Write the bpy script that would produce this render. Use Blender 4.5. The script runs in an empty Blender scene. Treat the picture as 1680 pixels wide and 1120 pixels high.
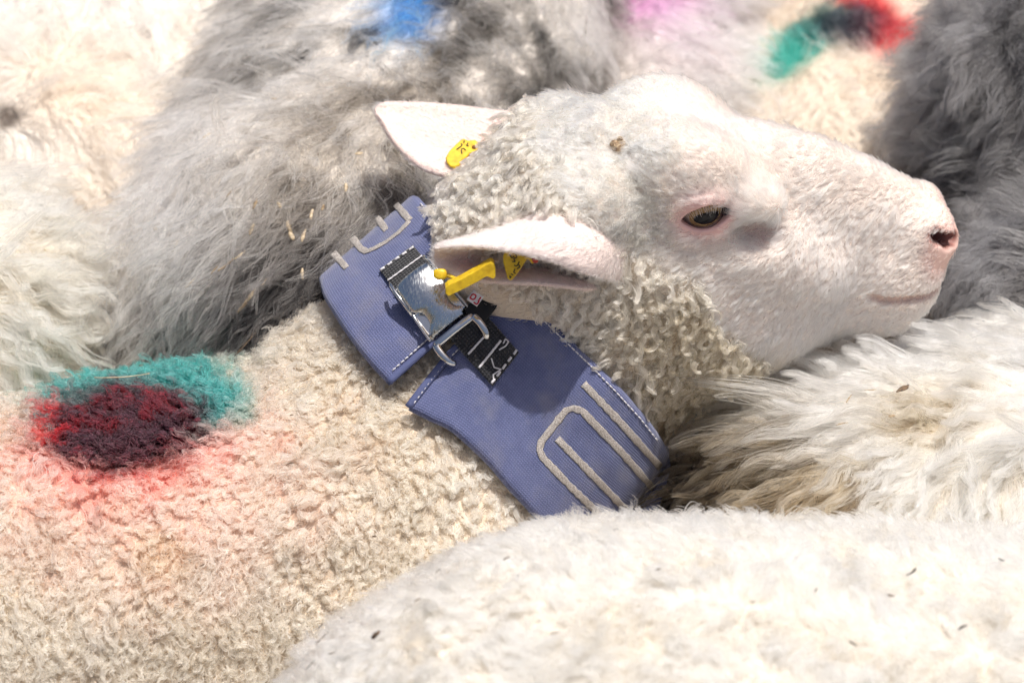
import bpy, math, random
import numpy as np
from mathutils import Matrix, Vector
from mathutils.kdtree import KDTree
from mathutils.bvhtree import BVHTree

rng = np.random.default_rng(7)
random.seed(7)
HAIR = 1.12            # overall hair count factor
sc = bpy.context.scene

# ------------------------------------------------------------------ frame of the place
# "flock frame": x to the right, y up across the line of sight, w towards the viewer; unit 0.4 mm.
S = 0.0004
D = 6000.0
TH = math.radians(33.0)
TARGET = np.array([0.0, 0.0, 0.72])
R = np.array([1.0, 0, 0]); UPV = np.array([0, math.sin(TH), math.cos(TH)]); TOW = np.array([0, -math.cos(TH), math.sin(TH)])
M3 = np.stack([R, UPV, TOW], 1)
ZUP = np.array([0.0, math.cos(TH), math.sin(TH)])          # world up seen in the flock frame


def C(x, y, w=0.0):
    k = (D - w) / D
    return np.array([(x - 840) * k, (560 - y) * k, w], float)


def Cs(pts):
    return np.array([C(*p) for p in pts], float)


def to_world(c):
    return (np.asarray(c, float) * S) @ M3.T + TARGET


def px_of(c):
    k = D / (D - c[..., 2])
    return np.stack([840 + c[..., 0] * k, 560 - c[..., 1] * k], -1)


def height(c):
    return TARGET[2] + S * float(np.dot(c, ZUP))


# ------------------------------------------------------------------ camera, sky, sun, exposure
cam_d = bpy.data.cameras.new('camera'); cam = bpy.data.objects.new('camera', cam_d); sc.collection.objects.link(cam)
mw = Matrix.Identity(4)
loc = TARGET + TOW * D * S
for i in range(3):
    mw[i][0], mw[i][1], mw[i][2], mw[i][3] = R[i], UPV[i], TOW[i], loc[i]
cam.matrix_world = mw
cam_d.sensor_width = 36.0; cam_d.lens = 36.0 * D / 1680.0
cam_d.clip_start = 0.05; cam_d.clip_end = 500
cam_d.dof.use_dof = True; cam_d.dof.focus_distance = (D - 130) * S; cam_d.dof.aperture_fstop = 6.0
sc.camera = cam

SUN_C = np.array([0.20, 0.80, 0.565]); SUN_C /= np.linalg.norm(SUN_C)
SUN_W = M3 @ SUN_C
elev = math.asin(SUN_W[2]); azim = math.atan2(SUN_W[0], SUN_W[1])
world = bpy.data.worlds.new('World'); sc.world = world; world.use_nodes = True
wn = world.node_tree; bg = wn.nodes['Background']
sky = wn.nodes.new('ShaderNodeTexSky'); sky.sky_type = 'NISHITA'; sky.sun_disc = False
sky.sun_elevation = elev; sky.sun_rotation = azim; sky.dust_density = 5.0; sky.air_density = 0.8; sky.ozone_density = 1.2
wn.links.new(sky.outputs[0], bg.inputs[0]); bg.inputs[1].default_value = 0.10
sd = bpy.data.lights.new('sun', 'SUN'); sun = bpy.data.objects.new('sun', sd); sc.collection.objects.link(sun)
sd.energy = 5.0; sd.angle = math.radians(0.55); sd.color = (1.0, 0.965, 0.92)
sun.rotation_euler = Vector(-SUN_W).to_track_quat('-Z', 'Y').to_euler(); sun.location = (0, 0, 6)
sc.view_settings.view_transform = 'Standard'; sc.view_settings.look = 'None'
sc.view_settings.gamma = 1.0; sc.view_settings.use_curve_mapping = False
sc.view_settings.exposure = -0.05
sc.render.engine = 'CYCLES'
cy = sc.cycles
cy.max_bounces = 11; cy.diffuse_bounces = 3; cy.glossy_bounces = 11; cy.transmission_bounces = 11; cy.transparent_max_bounces = 6
cy.use_denoising = True; cy.denoiser = 'OPENIMAGEDENOISE'; cy.denoising_input_passes = 'RGB_ALBEDO_NORMAL'; cy.denoising_prefilter = 'ACCURATE'
cy.use_adaptive_sampling = True; cy.adaptive_threshold = 0.035; cy.adaptive_min_samples = 24
cy.sample_clamp_indirect = 3.0
sc.cycles_curves.shape = 'RIBBONS'
sc.render.filter_size = 1.3 if hasattr(sc.render, 'filter_size') else 1.5


# ------------------------------------------------------------------ noise
def _hash(ix, iy, iz, seed):
    h = (ix.astype(np.uint32) * np.uint32(374761393) + iy.astype(np.uint32) * np.uint32(668265263)
         + iz.astype(np.uint32) * np.uint32(2246822519) + np.uint32(seed * 3266489917 & 0xffffffff))
    h = (h ^ (h >> np.uint32(13))) * np.uint32(1274126177)
    h = h ^ (h >> np.uint32(16))
    return (h & np.uint32(0xffff)).astype(np.float32) / 65535.0


def noise(p, scale, seed=0):
    """value noise in -1..1, p (N,3), feature size = scale"""
    q = np.asarray(p, np.float32) / scale + 1000.0
    i = np.floor(q).astype(np.int64); f = q - i; f = f * f * (3 - 2 * f)
    out = 0
    for dx in (0, 1):
        wx = f[..., 0] if dx else 1 - f[..., 0]
        for dy in (0, 1):
            wy = f[..., 1] if dy else 1 - f[..., 1]
            for dz in (0, 1):
                wz = f[..., 2] if dz else 1 - f[..., 2]
                out = out + wx * wy * wz * _hash(i[..., 0] + dx, i[..., 1] + dy, i[..., 2] + dz, seed)
    return out * 2 - 1


def fbm(p, scale, seed=0, octv=3):
    a, t, o = 1.0, 0.0, 0
    for k in range(octv):
        o = o + a * noise(p, scale / 2 ** k, seed + k * 11); t += a; a *= 0.5
    return o / t


def smooth(a, b, x):
    t = np.clip((x - a) / (b - a), 0, 1); return t * t * (3 - 2 * t)


def unit(v):
    return v / (np.linalg.norm(v, axis=-1, keepdims=True) + 1e-9)


# ------------------------------------------------------------------ distance-field sculpting
def smin(a, b, k):
    h = np.maximum(k - np.abs(a - b), 0) / k
    return np.minimum(a, b) - h * h * k * 0.25


def smax(a, b, k):
    return -smin(-a, -b, k)


def ell(p, c, r, ax=None):
    q = p - np.asarray(c, np.float32)
    if ax is not None:
        q = q @ np.asarray(ax, np.float32).T
    r = np.asarray(r, np.float32)
    k0 = np.sqrt(((q / r) ** 2).sum(-1)); k1 = np.sqrt(((q / (r * r)) ** 2).sum(-1)) + 1e-9
    return k0 * (k0 - 1) / k1


def rcone(p, a, b, r1, r2):
    a = np.asarray(a, np.float32); b = np.asarray(b, np.float32)
    pa = p - a; ba = b - a
    h = np.clip((pa @ ba) / (ba @ ba), 0, 1)
    return np.sqrt(((pa - h[..., None] * ba) ** 2).sum(-1)) - (r1 + (r2 - r1) * h)


def sdf_mesh(f, lo, hi, h, slack=1.7):
    B = 8
    lo = np.asarray(lo, float); hi = np.asarray(hi, float)
    nb = np.ceil((hi - lo) / (h * B)).astype(int) + 1
    n = nb * B
    g = np.stack(np.meshgrid(*[np.arange(k) for k in nb], indexing='ij'), -1)
    cen = lo + (g * B + (B - 1) / 2) * h
    dc = np.asarray(f(cen.reshape(-1, 3).astype(np.float32))).reshape(nb)
    act = np.abs(dc) < h * B * 0.87 * slack + h
    dense = np.repeat(np.repeat(np.repeat(np.where(dc < 0, -1, 1).astype(np.float32) * h * 3, B, 0), B, 1), B, 2)
    idx = np.argwhere(act)
    off = np.stack(np.meshgrid(*[np.arange(B)] * 3, indexing='ij'), -1).reshape(-1, 3)
    for s0 in range(0, len(idx), 1500):
        ii = idx[s0:s0 + 1500]
        gi = (ii[:, None, :] * B + off[None]).reshape(-1, 3)
        pts = (lo + gi * h).astype(np.float32)
        dense[gi[:, 0], gi[:, 1], gi[:, 2]] = f(pts)
    ins = dense < 0
    c = np.zeros(n - 1, np.uint8)
    for dx in (0, 1):
        for dy in (0, 1):
            for dz in (0, 1):
                c += ins[dx:n[0] - 1 + dx, dy:n[1] - 1 + dy, dz:n[2] - 1 + dz]
    cells = np.argwhere((c > 0) & (c < 8))
    corner = np.array([[x, y, z] for x in (0, 1) for y in (0, 1) for z in (0, 1)])
    vals = np.stack([dense[cells[:, 0] + k[0], cells[:, 1] + k[1], cells[:, 2] + k[2]] for k in corner], 1)
    acc = np.zeros((len(cells), 3)); cnt = np.zeros(len(cells))
    for a in range(8):
        for b in range(a + 1, 8):
            if abs(corner[a] - corner[b]).sum() != 1:
                continue
            va, vb = vals[:, a], vals[:, b]
            m = (va < 0) != (vb < 0)
            t = np.where(m, va / np.where(m, va - vb, 1), 0)
            acc += m[:, None] * (corner[a] + t[:, None] * (corner[b] - corner[a])); cnt += m
    V = lo + (cells + acc / cnt[:, None]) * h
    vid = np.full(n - 1, -1, np.int32); vid[cells[:, 0], cells[:, 1], cells[:, 2]] = np.arange(len(cells))
    F = []
    for ax in range(3):
        o1, o2 = (ax + 1) % 3, (ax + 2) % 3
        sl0 = [slice(None)] * 3; sl1 = [slice(None)] * 3
        sl0[ax] = slice(0, -1); sl1[ax] = slice(1, None)
        ch = ins[tuple(sl0)] != ins[tuple(sl1)]
        e = np.argwhere(ch)
        ok = (e[:, o1] > 0) & (e[:, o2] > 0) & (e[:, o1] < n[o1] - 1) & (e[:, o2] < n[o2] - 1)
        e = e[ok]
        q = []
        for d1, d2 in ((-1, -1), (0, -1), (0, 0), (-1, 0)):
            k = e.copy(); k[:, o1] += d1; k[:, o2] += d2
            q.append(vid[k[:, 0], k[:, 1], k[:, 2]])
        q = np.stack(q, 1)
        flip = ~ins[e[:, 0], e[:, 1], e[:, 2]]
        q[flip] = q[flip][:, ::-1]
        F.append(q)
    F = np.concatenate(F); F = F[(F >= 0).all(1)]
    return V, F


def vert_normals(V, F):
    n = np.cross(V[F[:, 2]] - V[F[:, 0]], V[F[:, 3]] - V[F[:, 1]])
    N = np.zeros_like(V)
    for k in range(F.shape[1]):
        for a in range(3):
            N[:, a] += np.bincount(F[:, k], n[:, a], len(V))
    return unit(N)


# ------------------------------------------------------------------ scene objects
def tag(o, label=None, cat=None, group=None, kind=None):
    if label: o['label'] = label
    if cat: o['category'] = cat
    if group: o['group'] = group
    if kind: o['kind'] = kind
    return o


def link(o, parent=None):
    sc.collection.objects.link(o)
    if parent is not None:
        o.parent = parent
        o.location = -Vector(parent.location) if parent.parent is None else (0, 0, 0)
    return o


def empty(name, c):
    o = bpy.data.objects.new(name, None); o.location = to_world(c); o.empty_display_size = 0.02
    sc.collection.objects.link(o); return o


def mesh_obj(name, V, F, mat, parent=None, smooth_shade=True, world_pts=False, col=None, uv=None, origin=None):
    """V in flock-frame coordinates; F list or (n,k) array of faces"""
    W = np.asarray(V, float) if world_pts else to_world(V)
    base = np.zeros(3)
    if origin is not None:
        base = to_world(origin); W = W - base
    me = bpy.data.meshes.new(name)
    if isinstance(F, np.ndarray):
        k = F.shape[1]
        me.vertices.add(len(W)); me.vertices.foreach_set('co', W.astype(np.float32).ravel())
        me.loops.add(F.size); me.loops.foreach_set('vertex_index', F.astype(np.int32).ravel())
        me.polygons.add(len(F)); me.polygons.foreach_set('loop_start', np.arange(0, F.size, k, dtype=np.int32))
        me.update(calc_edges=True)
    else:
        me.from_pydata([tuple(v) for v in W], [], [tuple(int(i) for i in f) for f in F]); me.update()
    if smooth_shade:
        me.polygons.foreach_set('use_smooth', np.ones(len(me.polygons), bool))
    if col is not None:
        a = me.attributes.new('tint', 'FLOAT_COLOR', 'POINT')
        a.data.foreach_set('color', np.concatenate([col, np.ones((len(col), 1))], 1).astype(np.float32).ravel())
    if uv is not None:
        l = me.uv_layers.new(name='UVMap')
        vi = np.zeros(len(me.loops), np.int32); me.loops.foreach_get('vertex_index', vi)
        l.data.foreach_set('uv', np.asarray(uv, np.float32)[vi].ravel())
    if mat is not None:
        me.materials.append(mat)
    me.validate()
    o = bpy.data.objects.new(name, me)
    if origin is not None:
        o.location = base
        sc.collection.objects.link(o); return o
    return link(o, parent)


def sheet(grid, thick, closed=True, pillow=0.0):
    """solid from a (nu,nv,3) surface; thick is towards the surface's -normal. Returns V, F, uv"""
    g = np.asarray(grid, float); nu, nv = g.shape[:2]
    du = np.gradient(g, axis=0); dv = np.gradient(g, axis=1)
    n = unit(np.cross(du, dv))
    if np.mean(n[..., 2]) < 0: n = -n
    u = np.linspace(0, 1, nu)[:, None]; v = np.linspace(0, 1, nv)[None]
    top = g
    if pillow:
        e = np.clip(np.minimum(np.minimum(u, 1 - u) * nu / 2.5, np.minimum(v, 1 - v) * nv / 2.5), 0, 1)
        top = g - n * (pillow * (1 - np.sqrt(1 - (1 - e) ** 2)))[..., None]
    bot = g - n * thick
    V = np.concatenate([top.reshape(-1, 3), bot.reshape(-1, 3)])
    I = np.arange(nu * nv).reshape(nu, nv); J = I + nu * nv
    F = np.stack([I[:-1, :-1], I[1:, :-1], I[1:, 1:], I[:-1, 1:]], -1).reshape(-1, 4)
    a, b, c_ = V[F[0, 0]], V[F[0, 1]], V[F[0, 2]]
    # orientation: make top faces follow n
    mid = len(F) // 2
    fn = np.cross(V[F[mid, 1]] - V[F[mid, 0]], V[F[mid, 2]] - V[F[mid, 0]])
    if fn @ n.reshape(-1, 3)[F[mid, 0]] < 0: F = F[:, ::-1]
    FB = F[:, ::-1] + nu * nv
    rim = np.concatenate([I[0, :], I[1:, -1], I[-1, -2::-1], I[-2:0:-1, 0]])
    r2 = np.roll(rim, -1)
    FR = np.stack([rim, r2, r2 + nu * nv, rim + nu * nv], 1)
    uv = np.stack(np.meshgrid(np.linspace(0, 1, nu), np.linspace(0, 1, nv), indexing='ij'), -1).reshape(-1, 2)
    return V, np.concatenate([F, FB, FR]), np.concatenate([uv, uv])


def spline(P, n):
    """Catmull-Rom through P (k,3), n samples, roughly even"""
    P = np.asarray(P, float); k = len(P)
    E = np.concatenate([[2 * P[0] - P[1]], P, [2 * P[-1] - P[-2]]])
    seg = np.linalg.norm(np.diff(P, axis=0), axis=1); cum = np.concatenate([[0], np.cumsum(seg)])
    out = []
    for d in np.linspace(0, cum[-1], n):
        i = min(np.searchsorted(cum, d, side='right') - 1, k - 2)
        t = (d - cum[i]) / max(seg[i], 1e-9)
        a, b, c, e = E[i], E[i + 1], E[i + 2], E[i + 3]
        out.append(0.5 * (2 * b + (c - a) * t + (2 * a - 5 * b + 4 * c - e) * t * t + (3 * b - a - 3 * c + e) * t ** 3))
    return np.array(out)


def tube(P, r, sides=8, closed=False, flat=1.0, up=None):
    """tube along P with radius r (scalar or list); flat squashes along `up`"""
    P = np.asarray(P, float); n = len(P); r = np.broadcast_to(r, (n,)).astype(float)
    T = np.gradient(P, axis=0)
    if closed:
        T = np.roll(P, -1, 0) - np.roll(P, 1, 0)
    T = unit(T)
    up = np.array([0, 0, 1.0]) if up is None else np.asarray(up, float)
    up = np.broadcast_to(up, P.shape)
    b = np.cross(T, up); bad = np.linalg.norm(b, axis=1) < 1e-3
    b[bad] = np.cross(T[bad], np.array([0.3, 1, 0.1])); b = unit(b); nn = np.cross(b, T)
    a = np.linspace(0, 2 * np.pi, sides, endpoint=False)
    V = (P[:, None] + r[:, None, None] * (np.cos(a)[None, :, None] * b[:, None] + flat * np.sin(a)[None, :, None] * nn[:, None])).reshape(-1, 3)
    F = []
    m = n if closed else n - 1
    for i in range(m):
        j = (i + 1) % n
        for k in range(sides):
            k2 = (k + 1) % sides
            F.append((i * sides + k, i * sides + k2, j * sides + k2, j * sides + k))
    if not closed:
        F.append(tuple(range(sides - 1, -1, -1))); F.append(tuple((n - 1) * sides + k for k in range(sides)))
    return V, F


def join(parts):
    Vs, Fs, o = [], [], 0
    for V, F in parts:
        Vs.append(np.asarray(V)); Fs += [tuple(int(i) + o for i in f) for f in F]; o += len(V)
    return np.concatenate(Vs), Fs


def extrude(poly, n, thick, bev=0.0):
    """solid plate from a closed polygon of 3-D points, towards -n, with a rounded upper edge"""
    P = np.asarray(poly, float); c = P.mean(0); n = np.asarray(n, float)
    ins = c + (P - c) * (1 - bev / (np.linalg.norm(P - c, axis=1, keepdims=True) + 1e-9)) if bev else P
    rings = [P - n * thick, P - n * bev, P + (ins - P) * 0.35 - n * bev * 0.35, ins] if bev else [P - n * thick, P]
    k = len(P); V = np.concatenate(rings); F = []
    for r in range(len(rings) - 1):
        for i in range(k):
            j = (i + 1) % k
            F.append((r * k + i, r * k + j, (r + 1) * k + j, (r + 1) * k + i))
    F.append(tuple(range((len(rings) - 1) * k, len(rings) * k))); F.append(tuple(range(k - 1, -1, -1)))
    return V, F


# ------------------------------------------------------------------ materials
def mat(name, base=(0.8, 0.8, 0.8), rough=0.6, metal=0.0, spec=0.5, **kw):
    m = bpy.data.materials.new(name); m.use_nodes = True
    b = m.node_tree.nodes['Principled BSDF']
    b.inputs['Base Color'].default_value = (*base, 1); b.inputs['Roughness'].default_value = rough
    b.inputs['Metallic'].default_value = metal; b.inputs['Specular IOR Level'].default_value = spec
    for k, v in kw.items():
        b.inputs[k.replace('_', ' ')].default_value = v
    return m


def nodes(m):
    return m.node_tree.nodes, m.node_tree.links, m.node_tree.nodes['Principled BSDF']


def add_bump(m, scale, strength, dist=0.0005, detail=3.0, coord='Object'):
    N, L, b = nodes(m)
    tc = N.new('ShaderNodeTexCoord'); nz = N.new('ShaderNodeTexNoise'); bp = N.new('ShaderNodeBump')
    nz.inputs['Scale'].default_value = scale; nz.inputs['Detail'].default_value = detail
    bp.inputs['Strength'].default_value = strength; bp.inputs['Distance'].default_value = dist
    L.new(tc.outputs[coord], nz.inputs['Vector']); L.new(nz.outputs['Fac'], bp.inputs['Height']); L.new(bp.outputs[0], b.inputs['Normal'])
    return nz


def mix_noise(m, scale, ca, cb, lo=0.35, hi=0.65, coord='Object', detail=4):
    N, L, b = nodes(m)
    tc = N.new('ShaderNodeTexCoord'); nz = N.new('ShaderNodeTexNoise'); cr = N.new('ShaderNodeValToRGB')
    nz.inputs['Scale'].default_value = scale; nz.inputs['Detail'].default_value = detail
    cr.color_ramp.elements[0].position = lo; cr.color_ramp.elements[1].position = hi
    cr.color_ramp.elements[0].color = (*ca, 1); cr.color_ramp.elements[1].color = (*cb, 1)
    L.new(tc.outputs[coord], nz.inputs['Vector']); L.new(nz.outputs['Fac'], cr.inputs['Fac']); L.new(cr.outputs[0], b.inputs['Base Color'])


def tinted(name, rough, spec, sss=0.0):
    m = mat(name, rough=rough, spec=spec)
    N, L, b = nodes(m)
    at = N.new('ShaderNodeAttribute'); at.attribute_name = 'tint'
    L.new(at.outputs['Color'], b.inputs['Base Color'])
    if sss:
        b.inputs['Subsurface Weight'].default_value = sss; b.inputs['Subsurface Radius'].default_value = (0.004, 0.0015, 0.001)
        b.inputs['Subsurface Scale'].default_value = 1.0
    return m


M_SKIN = tinted('sheep_skin', 0.55, 0.3); add_bump(M_SKIN, 900, 0.25, 0.0004)
M_HIDE = tinted('fleece_underlayer', 0.9, 0.05); add_bump(M_HIDE, 160, 0.8, 0.004)


def hair_mat(name, rough, radial, trans):
    m = bpy.data.materials.new(name); m.use_nodes = True
    N, L = m.node_tree.nodes, m.node_tree.links
    N.remove(N['Principled BSDF'])
    h = N.new('ShaderNodeBsdfHairPrincipled'); h.model = 'CHIANG'; h.parametrization = 'COLOR'
    at = N.new('ShaderNodeAttribute'); at.attribute_name = 'tint'
    L.new(at.outputs['Color'], h.inputs['Color'])
    h.inputs['Roughness'].default_value = rough; h.inputs['Radial Roughness'].default_value = radial
    h.inputs['Coat'].default_value = 0.0; h.inputs['IOR'].default_value = 1.42; h.inputs['Random Roughness'].default_value = 0.2
    out = [k for k in N if k.type == 'OUTPUT_MATERIAL'][0]
    L.new(h.outputs[0], out.inputs['Surface'])
    return m


M_WOOL = hair_mat('wool_fibre', 0.65, 0.8, 0.25)
M_HAIR = hair_mat('short_hair', 0.45, 0.6, 0.25)
M_LONG = hair_mat('long_wool_fibre', 0.55, 0.7, 0.25)
for n_ in M_LONG.node_tree.nodes:
    if n_.type == 'BSDF_HAIR_PRINCIPLED': n_.inputs['IOR'].default_value = 1.3
for n_ in M_WOOL.node_tree.nodes:
    if n_.type == 'BSDF_HAIR_PRINCIPLED': n_.inputs['IOR'].default_value = 1.3


# ------------------------------------------------------------------ hair
def nearest(src, qry):
    kd = KDTree(len(src))
    for i, v in enumerate(src.tolist()):
        kd.insert(v, i)
    kd.balance()
    f = kd.find
    return np.fromiter((f(v)[1] for v in qry.tolist()), np.int64, len(qry))


def sample_surface(V, F, count, weight):
    a, b, c, d = (V[F[:, k]] for k in range(4))
    area = 0.5 * (np.linalg.norm(np.cross(b - a, c - a), axis=1) + np.linalg.norm(np.cross(c - a, d - a), axis=1))
    cen = (a + b + c + d) / 4
    w = area * np.clip(weight(cen, unit(np.cross(c - a, d - b))), 0, None)
    tot = w.sum(); cdf = np.cumsum(w) / tot
    fi = np.minimum(np.searchsorted(cdf, rng.random(count)), len(F) - 1)
    u, v = rng.random(count)[:, None], rng.random(count)[:, None]
    wa = (1 - u) * (1 - v); wb = u * (1 - v); wc = u * v; wd = (1 - u) * v
    N = vert_normals(V, F)
    P = sum(k * V[F[fi, j]] for j, k in enumerate((wa, wb, wc, wd)))
    n = unit(sum(k * N[F[fi, j]] for j, k in enumerate((wa, wb, wc, wd))))
    return P.astype(np.float32), n.astype(np.float32)


def in_view(cen, n, margin=60, back=0.14, far=0.07):
    q = px_of(cen)
    d = np.maximum(np.maximum(-q[:, 0], q[:, 0] - 1680), np.maximum(-q[:, 1], q[:, 1] - 1120)) - margin
    v = np.maximum(np.exp(-np.clip(d, 0, None) / 160), far)
    return v * np.where(n[:, 2] > -0.25, 1.0, back)


def grow(name, parent, VF, count, weight, length, comb, lift, color, K=7, clump_gap=20.0, clump=0.6, clump_pow=1.0,
         bend=0.5, curl=0.0, curl_freq=1.0, wave=0.0, wave_freq=1.0, frizz=1.0, r_root=0.45, r_tip=0.15, jitter=0.25,
         material=None, sub_gap=0.0, sub=0.0, keep=None, len_var=0.25, clump_jit=0.35, clump_len=0.25, lock_var=0.14, drop=0.0):
    """strands in flock-frame units (0.4 mm); length/lift/comb/color are functions of (root, normal, px) or constants"""
    V, F = VF
    count = int(count * HAIR)
    P, n = sample_surface(V, F, count, weight)
    if keep is not None:
        k = keep(P, n); P, n = P[k], n[k]
    q = px_of(P); Nn = len(P)
    ev = lambda f: (f(P, n, q) if callable(f) else f)
    L = np.broadcast_to(ev(length), (Nn,)).astype(np.float32)
    lf = np.broadcast_to(ev(lift), (Nn,)).astype(np.float32)[:, None]
    cm = np.broadcast_to(ev(comb), (Nn, 3)).astype(np.float32)
    t = cm - n * (cm * n).sum(1, keepdims=True); t = unit(t).astype(np.float32)
    gap = np.broadcast_to(ev(clump_gap), (Nn,))
    g0 = float(np.median(gap))
    area = None
    # clump centres: thin a random subset so their mean distance is about clump_gap
    order = rng.permutation(Nn)
    cell = {}
    cen = []
    Pq = P[order] ; gq = gap[order]
    keys = np.floor(Pq / (gq[:, None] * 0.85)).astype(int)
    for i in range(Nn):
        kx = (keys[i, 0], keys[i, 1], keys[i, 2])
        if kx in cell: continue
        cell[kx] = 1; cen.append(order[i])
    cen = np.array(cen)
    ci = nearest(P[cen], P + rng.normal(0, 1, P.shape) * gap[:, None] * 0.16)
    cc = cen[ci]
    m = len(cen)
    cj = (rng.normal(0, clump_jit, (m, 3)))[ci].astype(np.float32)
    cl = np.exp(rng.normal(0, clump_len, m))[ci].astype(np.float32)
    cph = (rng.random(m) * 6.283)[ci].astype(np.float32)
    csp = (rng.choice([-1, 1], m) * (0.75 + 0.5 * rng.random(m)))[ci].astype(np.float32)
    crn = rng.random(m)[ci].astype(np.float32)
    Lh = L * cl * np.exp(rng.normal(0, len_var, Nn)).astype(np.float32)
    s = np.linspace(0, 1, K, dtype=np.float32)[None, :, None]

    def path(p, nn, tt, LL, lift_, jit):
        d0 = nn * lift_ + tt * np.sqrt(np.clip(1 - lift_ ** 2, 0, 1)) + jit
        d0 = unit(d0)
        d1 = unit(tt + jit * 0.6 - nn * 0.25)
        return p[:, None] + LL[:, None, None] * (d0[:, None] * (s - bend * 0.5 * s * s) + d1[:, None] * (bend * 0.5 * s * s))

    own = path(P, n, t, Lh, lf, cj + rng.normal(0, jitter, (Nn, 3)).astype(np.float32))
    Lc = L[cc] * cl
    ctr = path(P[cc], n[cc], t[cc], Lc, lf[cc], cj)
    kk = (clump * s ** clump_pow)
    pos = own * (1 - kk) + ctr * kk
    if sub:
        o2 = rng.permutation(Nn)[:max(1, int(m * sub_gap))]
        c2 = nearest(P[o2], P); j2 = o2[c2]
        pos = pos * (1 - sub * s) + pos[j2] * (sub * s) + 0
    b = np.cross(n, t)
    if curl:
        ang = cph[:, None, None] + csp[:, None, None] * curl_freq * 6.283 * s
        amp = curl * (s ** 0.8)
        cu = amp * ((np.cos(ang) - np.cos(cph)[:, None, None]) * b[:, None] + (np.sin(ang) - np.sin(cph)[:, None, None]) * t[:, None])
        pos = pos + cu
    if wave:
        ang = cph[:, None, None] + wave_freq * 6.283 * s * (0.7 + 0.6 * crn[:, None, None])
        pos = pos + wave * np.sqrt(s) * ((np.sin(ang) - np.sin(cph)[:, None, None]) * b[:, None] + 0.5 * np.cos(ang) * n[:, None] * s)
    if frizz:
        fz = np.cumsum(rng.normal(0, 1, pos.shape), axis=1).astype(np.float32); fz -= fz[:, :1]
        pos = pos + frizz * fz / math.sqrt(K)
    col = np.broadcast_to(ev(color), (Nn, 3)).astype(np.float32)
    col = np.clip(col * (1 + lock_var * (crn[:, None] - 0.5) + rng.normal(0, 0.04, (Nn, 1))), 0.004, 0.93)
    W = to_world(pos.reshape(-1, 3)).astype(np.float32)
    cu = bpy.data.hair_curves.new(name)
    cu.add_curves([K] * Nn)
    cu.attributes['position'].data.foreach_set('vector', W.ravel())
    rad = np.broadcast_to((r_root + (r_tip - r_root) * s[..., 0] ** 1.5), (Nn, K)) * (0.75 + 0.5 * rng.random((Nn, 1))) * S
    ra = cu.attributes.get('radius') or cu.attributes.new('radius', 'FLOAT', 'POINT')
    ra.data.foreach_set('value', rad.astype(np.float32).ravel())
    ta = cu.attributes.new('tint', 'FLOAT_COLOR', 'CURVE')
    ta.data.foreach_set('color', np.concatenate([col, np.ones((Nn, 1), np.float32)], 1).ravel())
    cu.materials.append(material or M_WOOL)
    o = bpy.data.objects.new(name, cu)
    link(o, parent)
    return o


def blob(q, x, y, rx, ry, ang=0.0, soft=0.35, P=None, wob=0.25, seed=3, nscale=30):
    """0..1 mask of a soft, ragged patch of dye, dirt, wool tone or painted shade around a spot"""
    a = math.radians(ang); dx, dy = q[:, 0] - x, q[:, 1] - y
    u = (dx * math.cos(a) + dy * math.sin(a)) / rx; v = (-dx * math.sin(a) + dy * math.cos(a)) / ry
    r = np.sqrt(u * u + v * v)
    if P is not None:
        r = r + wob * fbm(P, nscale, seed, 3)
    return 1 - smooth(1 - soft, 1 + soft, r)


def mixc(c, c2, m):
    return c * (1 - m[:, None]) + np.asarray(c2, np.float32)[None] * m[:, None]

# ------------------------------------------------------------------ ground
def ground():
    n = 60; ext = 60.0
    t = np.linspace(-1, 1, n); t = np.sign(t) * np.abs(t) ** 2.2 * ext
    X, Y = np.meshgrid(t, t + 1.5, indexing='ij')
    Z = 0.012 * noise(np.stack([X, Y, 0 * X], -1).reshape(-1, 3), 0.5, 5).reshape(X.shape)
    V = np.stack([X, Y, Z - 0.012], -1).reshape(-1, 3)
    I = np.arange(n * n).reshape(n, n)
    F = np.stack([I[:-1, :-1], I[1:, :-1], I[1:, 1:], I[:-1, 1:]], -1).reshape(-1, 4)
    m = mat('trodden_earth', rough=0.95, spec=0.1)
    mix_noise(m, 14, (0.10, 0.075, 0.05), (0.24, 0.19, 0.13)); add_bump(m, 60, 0.7, 0.01)
    o = mesh_obj('ground', V, F, m, world_pts=True); tag(o, kind='structure')


ground()


# ------------------------------------------------------------------ sheep bodies (flock)
def base_under(c):
    c = np.asarray(c, float)
    return c - ZUP * (height(c) / S)


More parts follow.
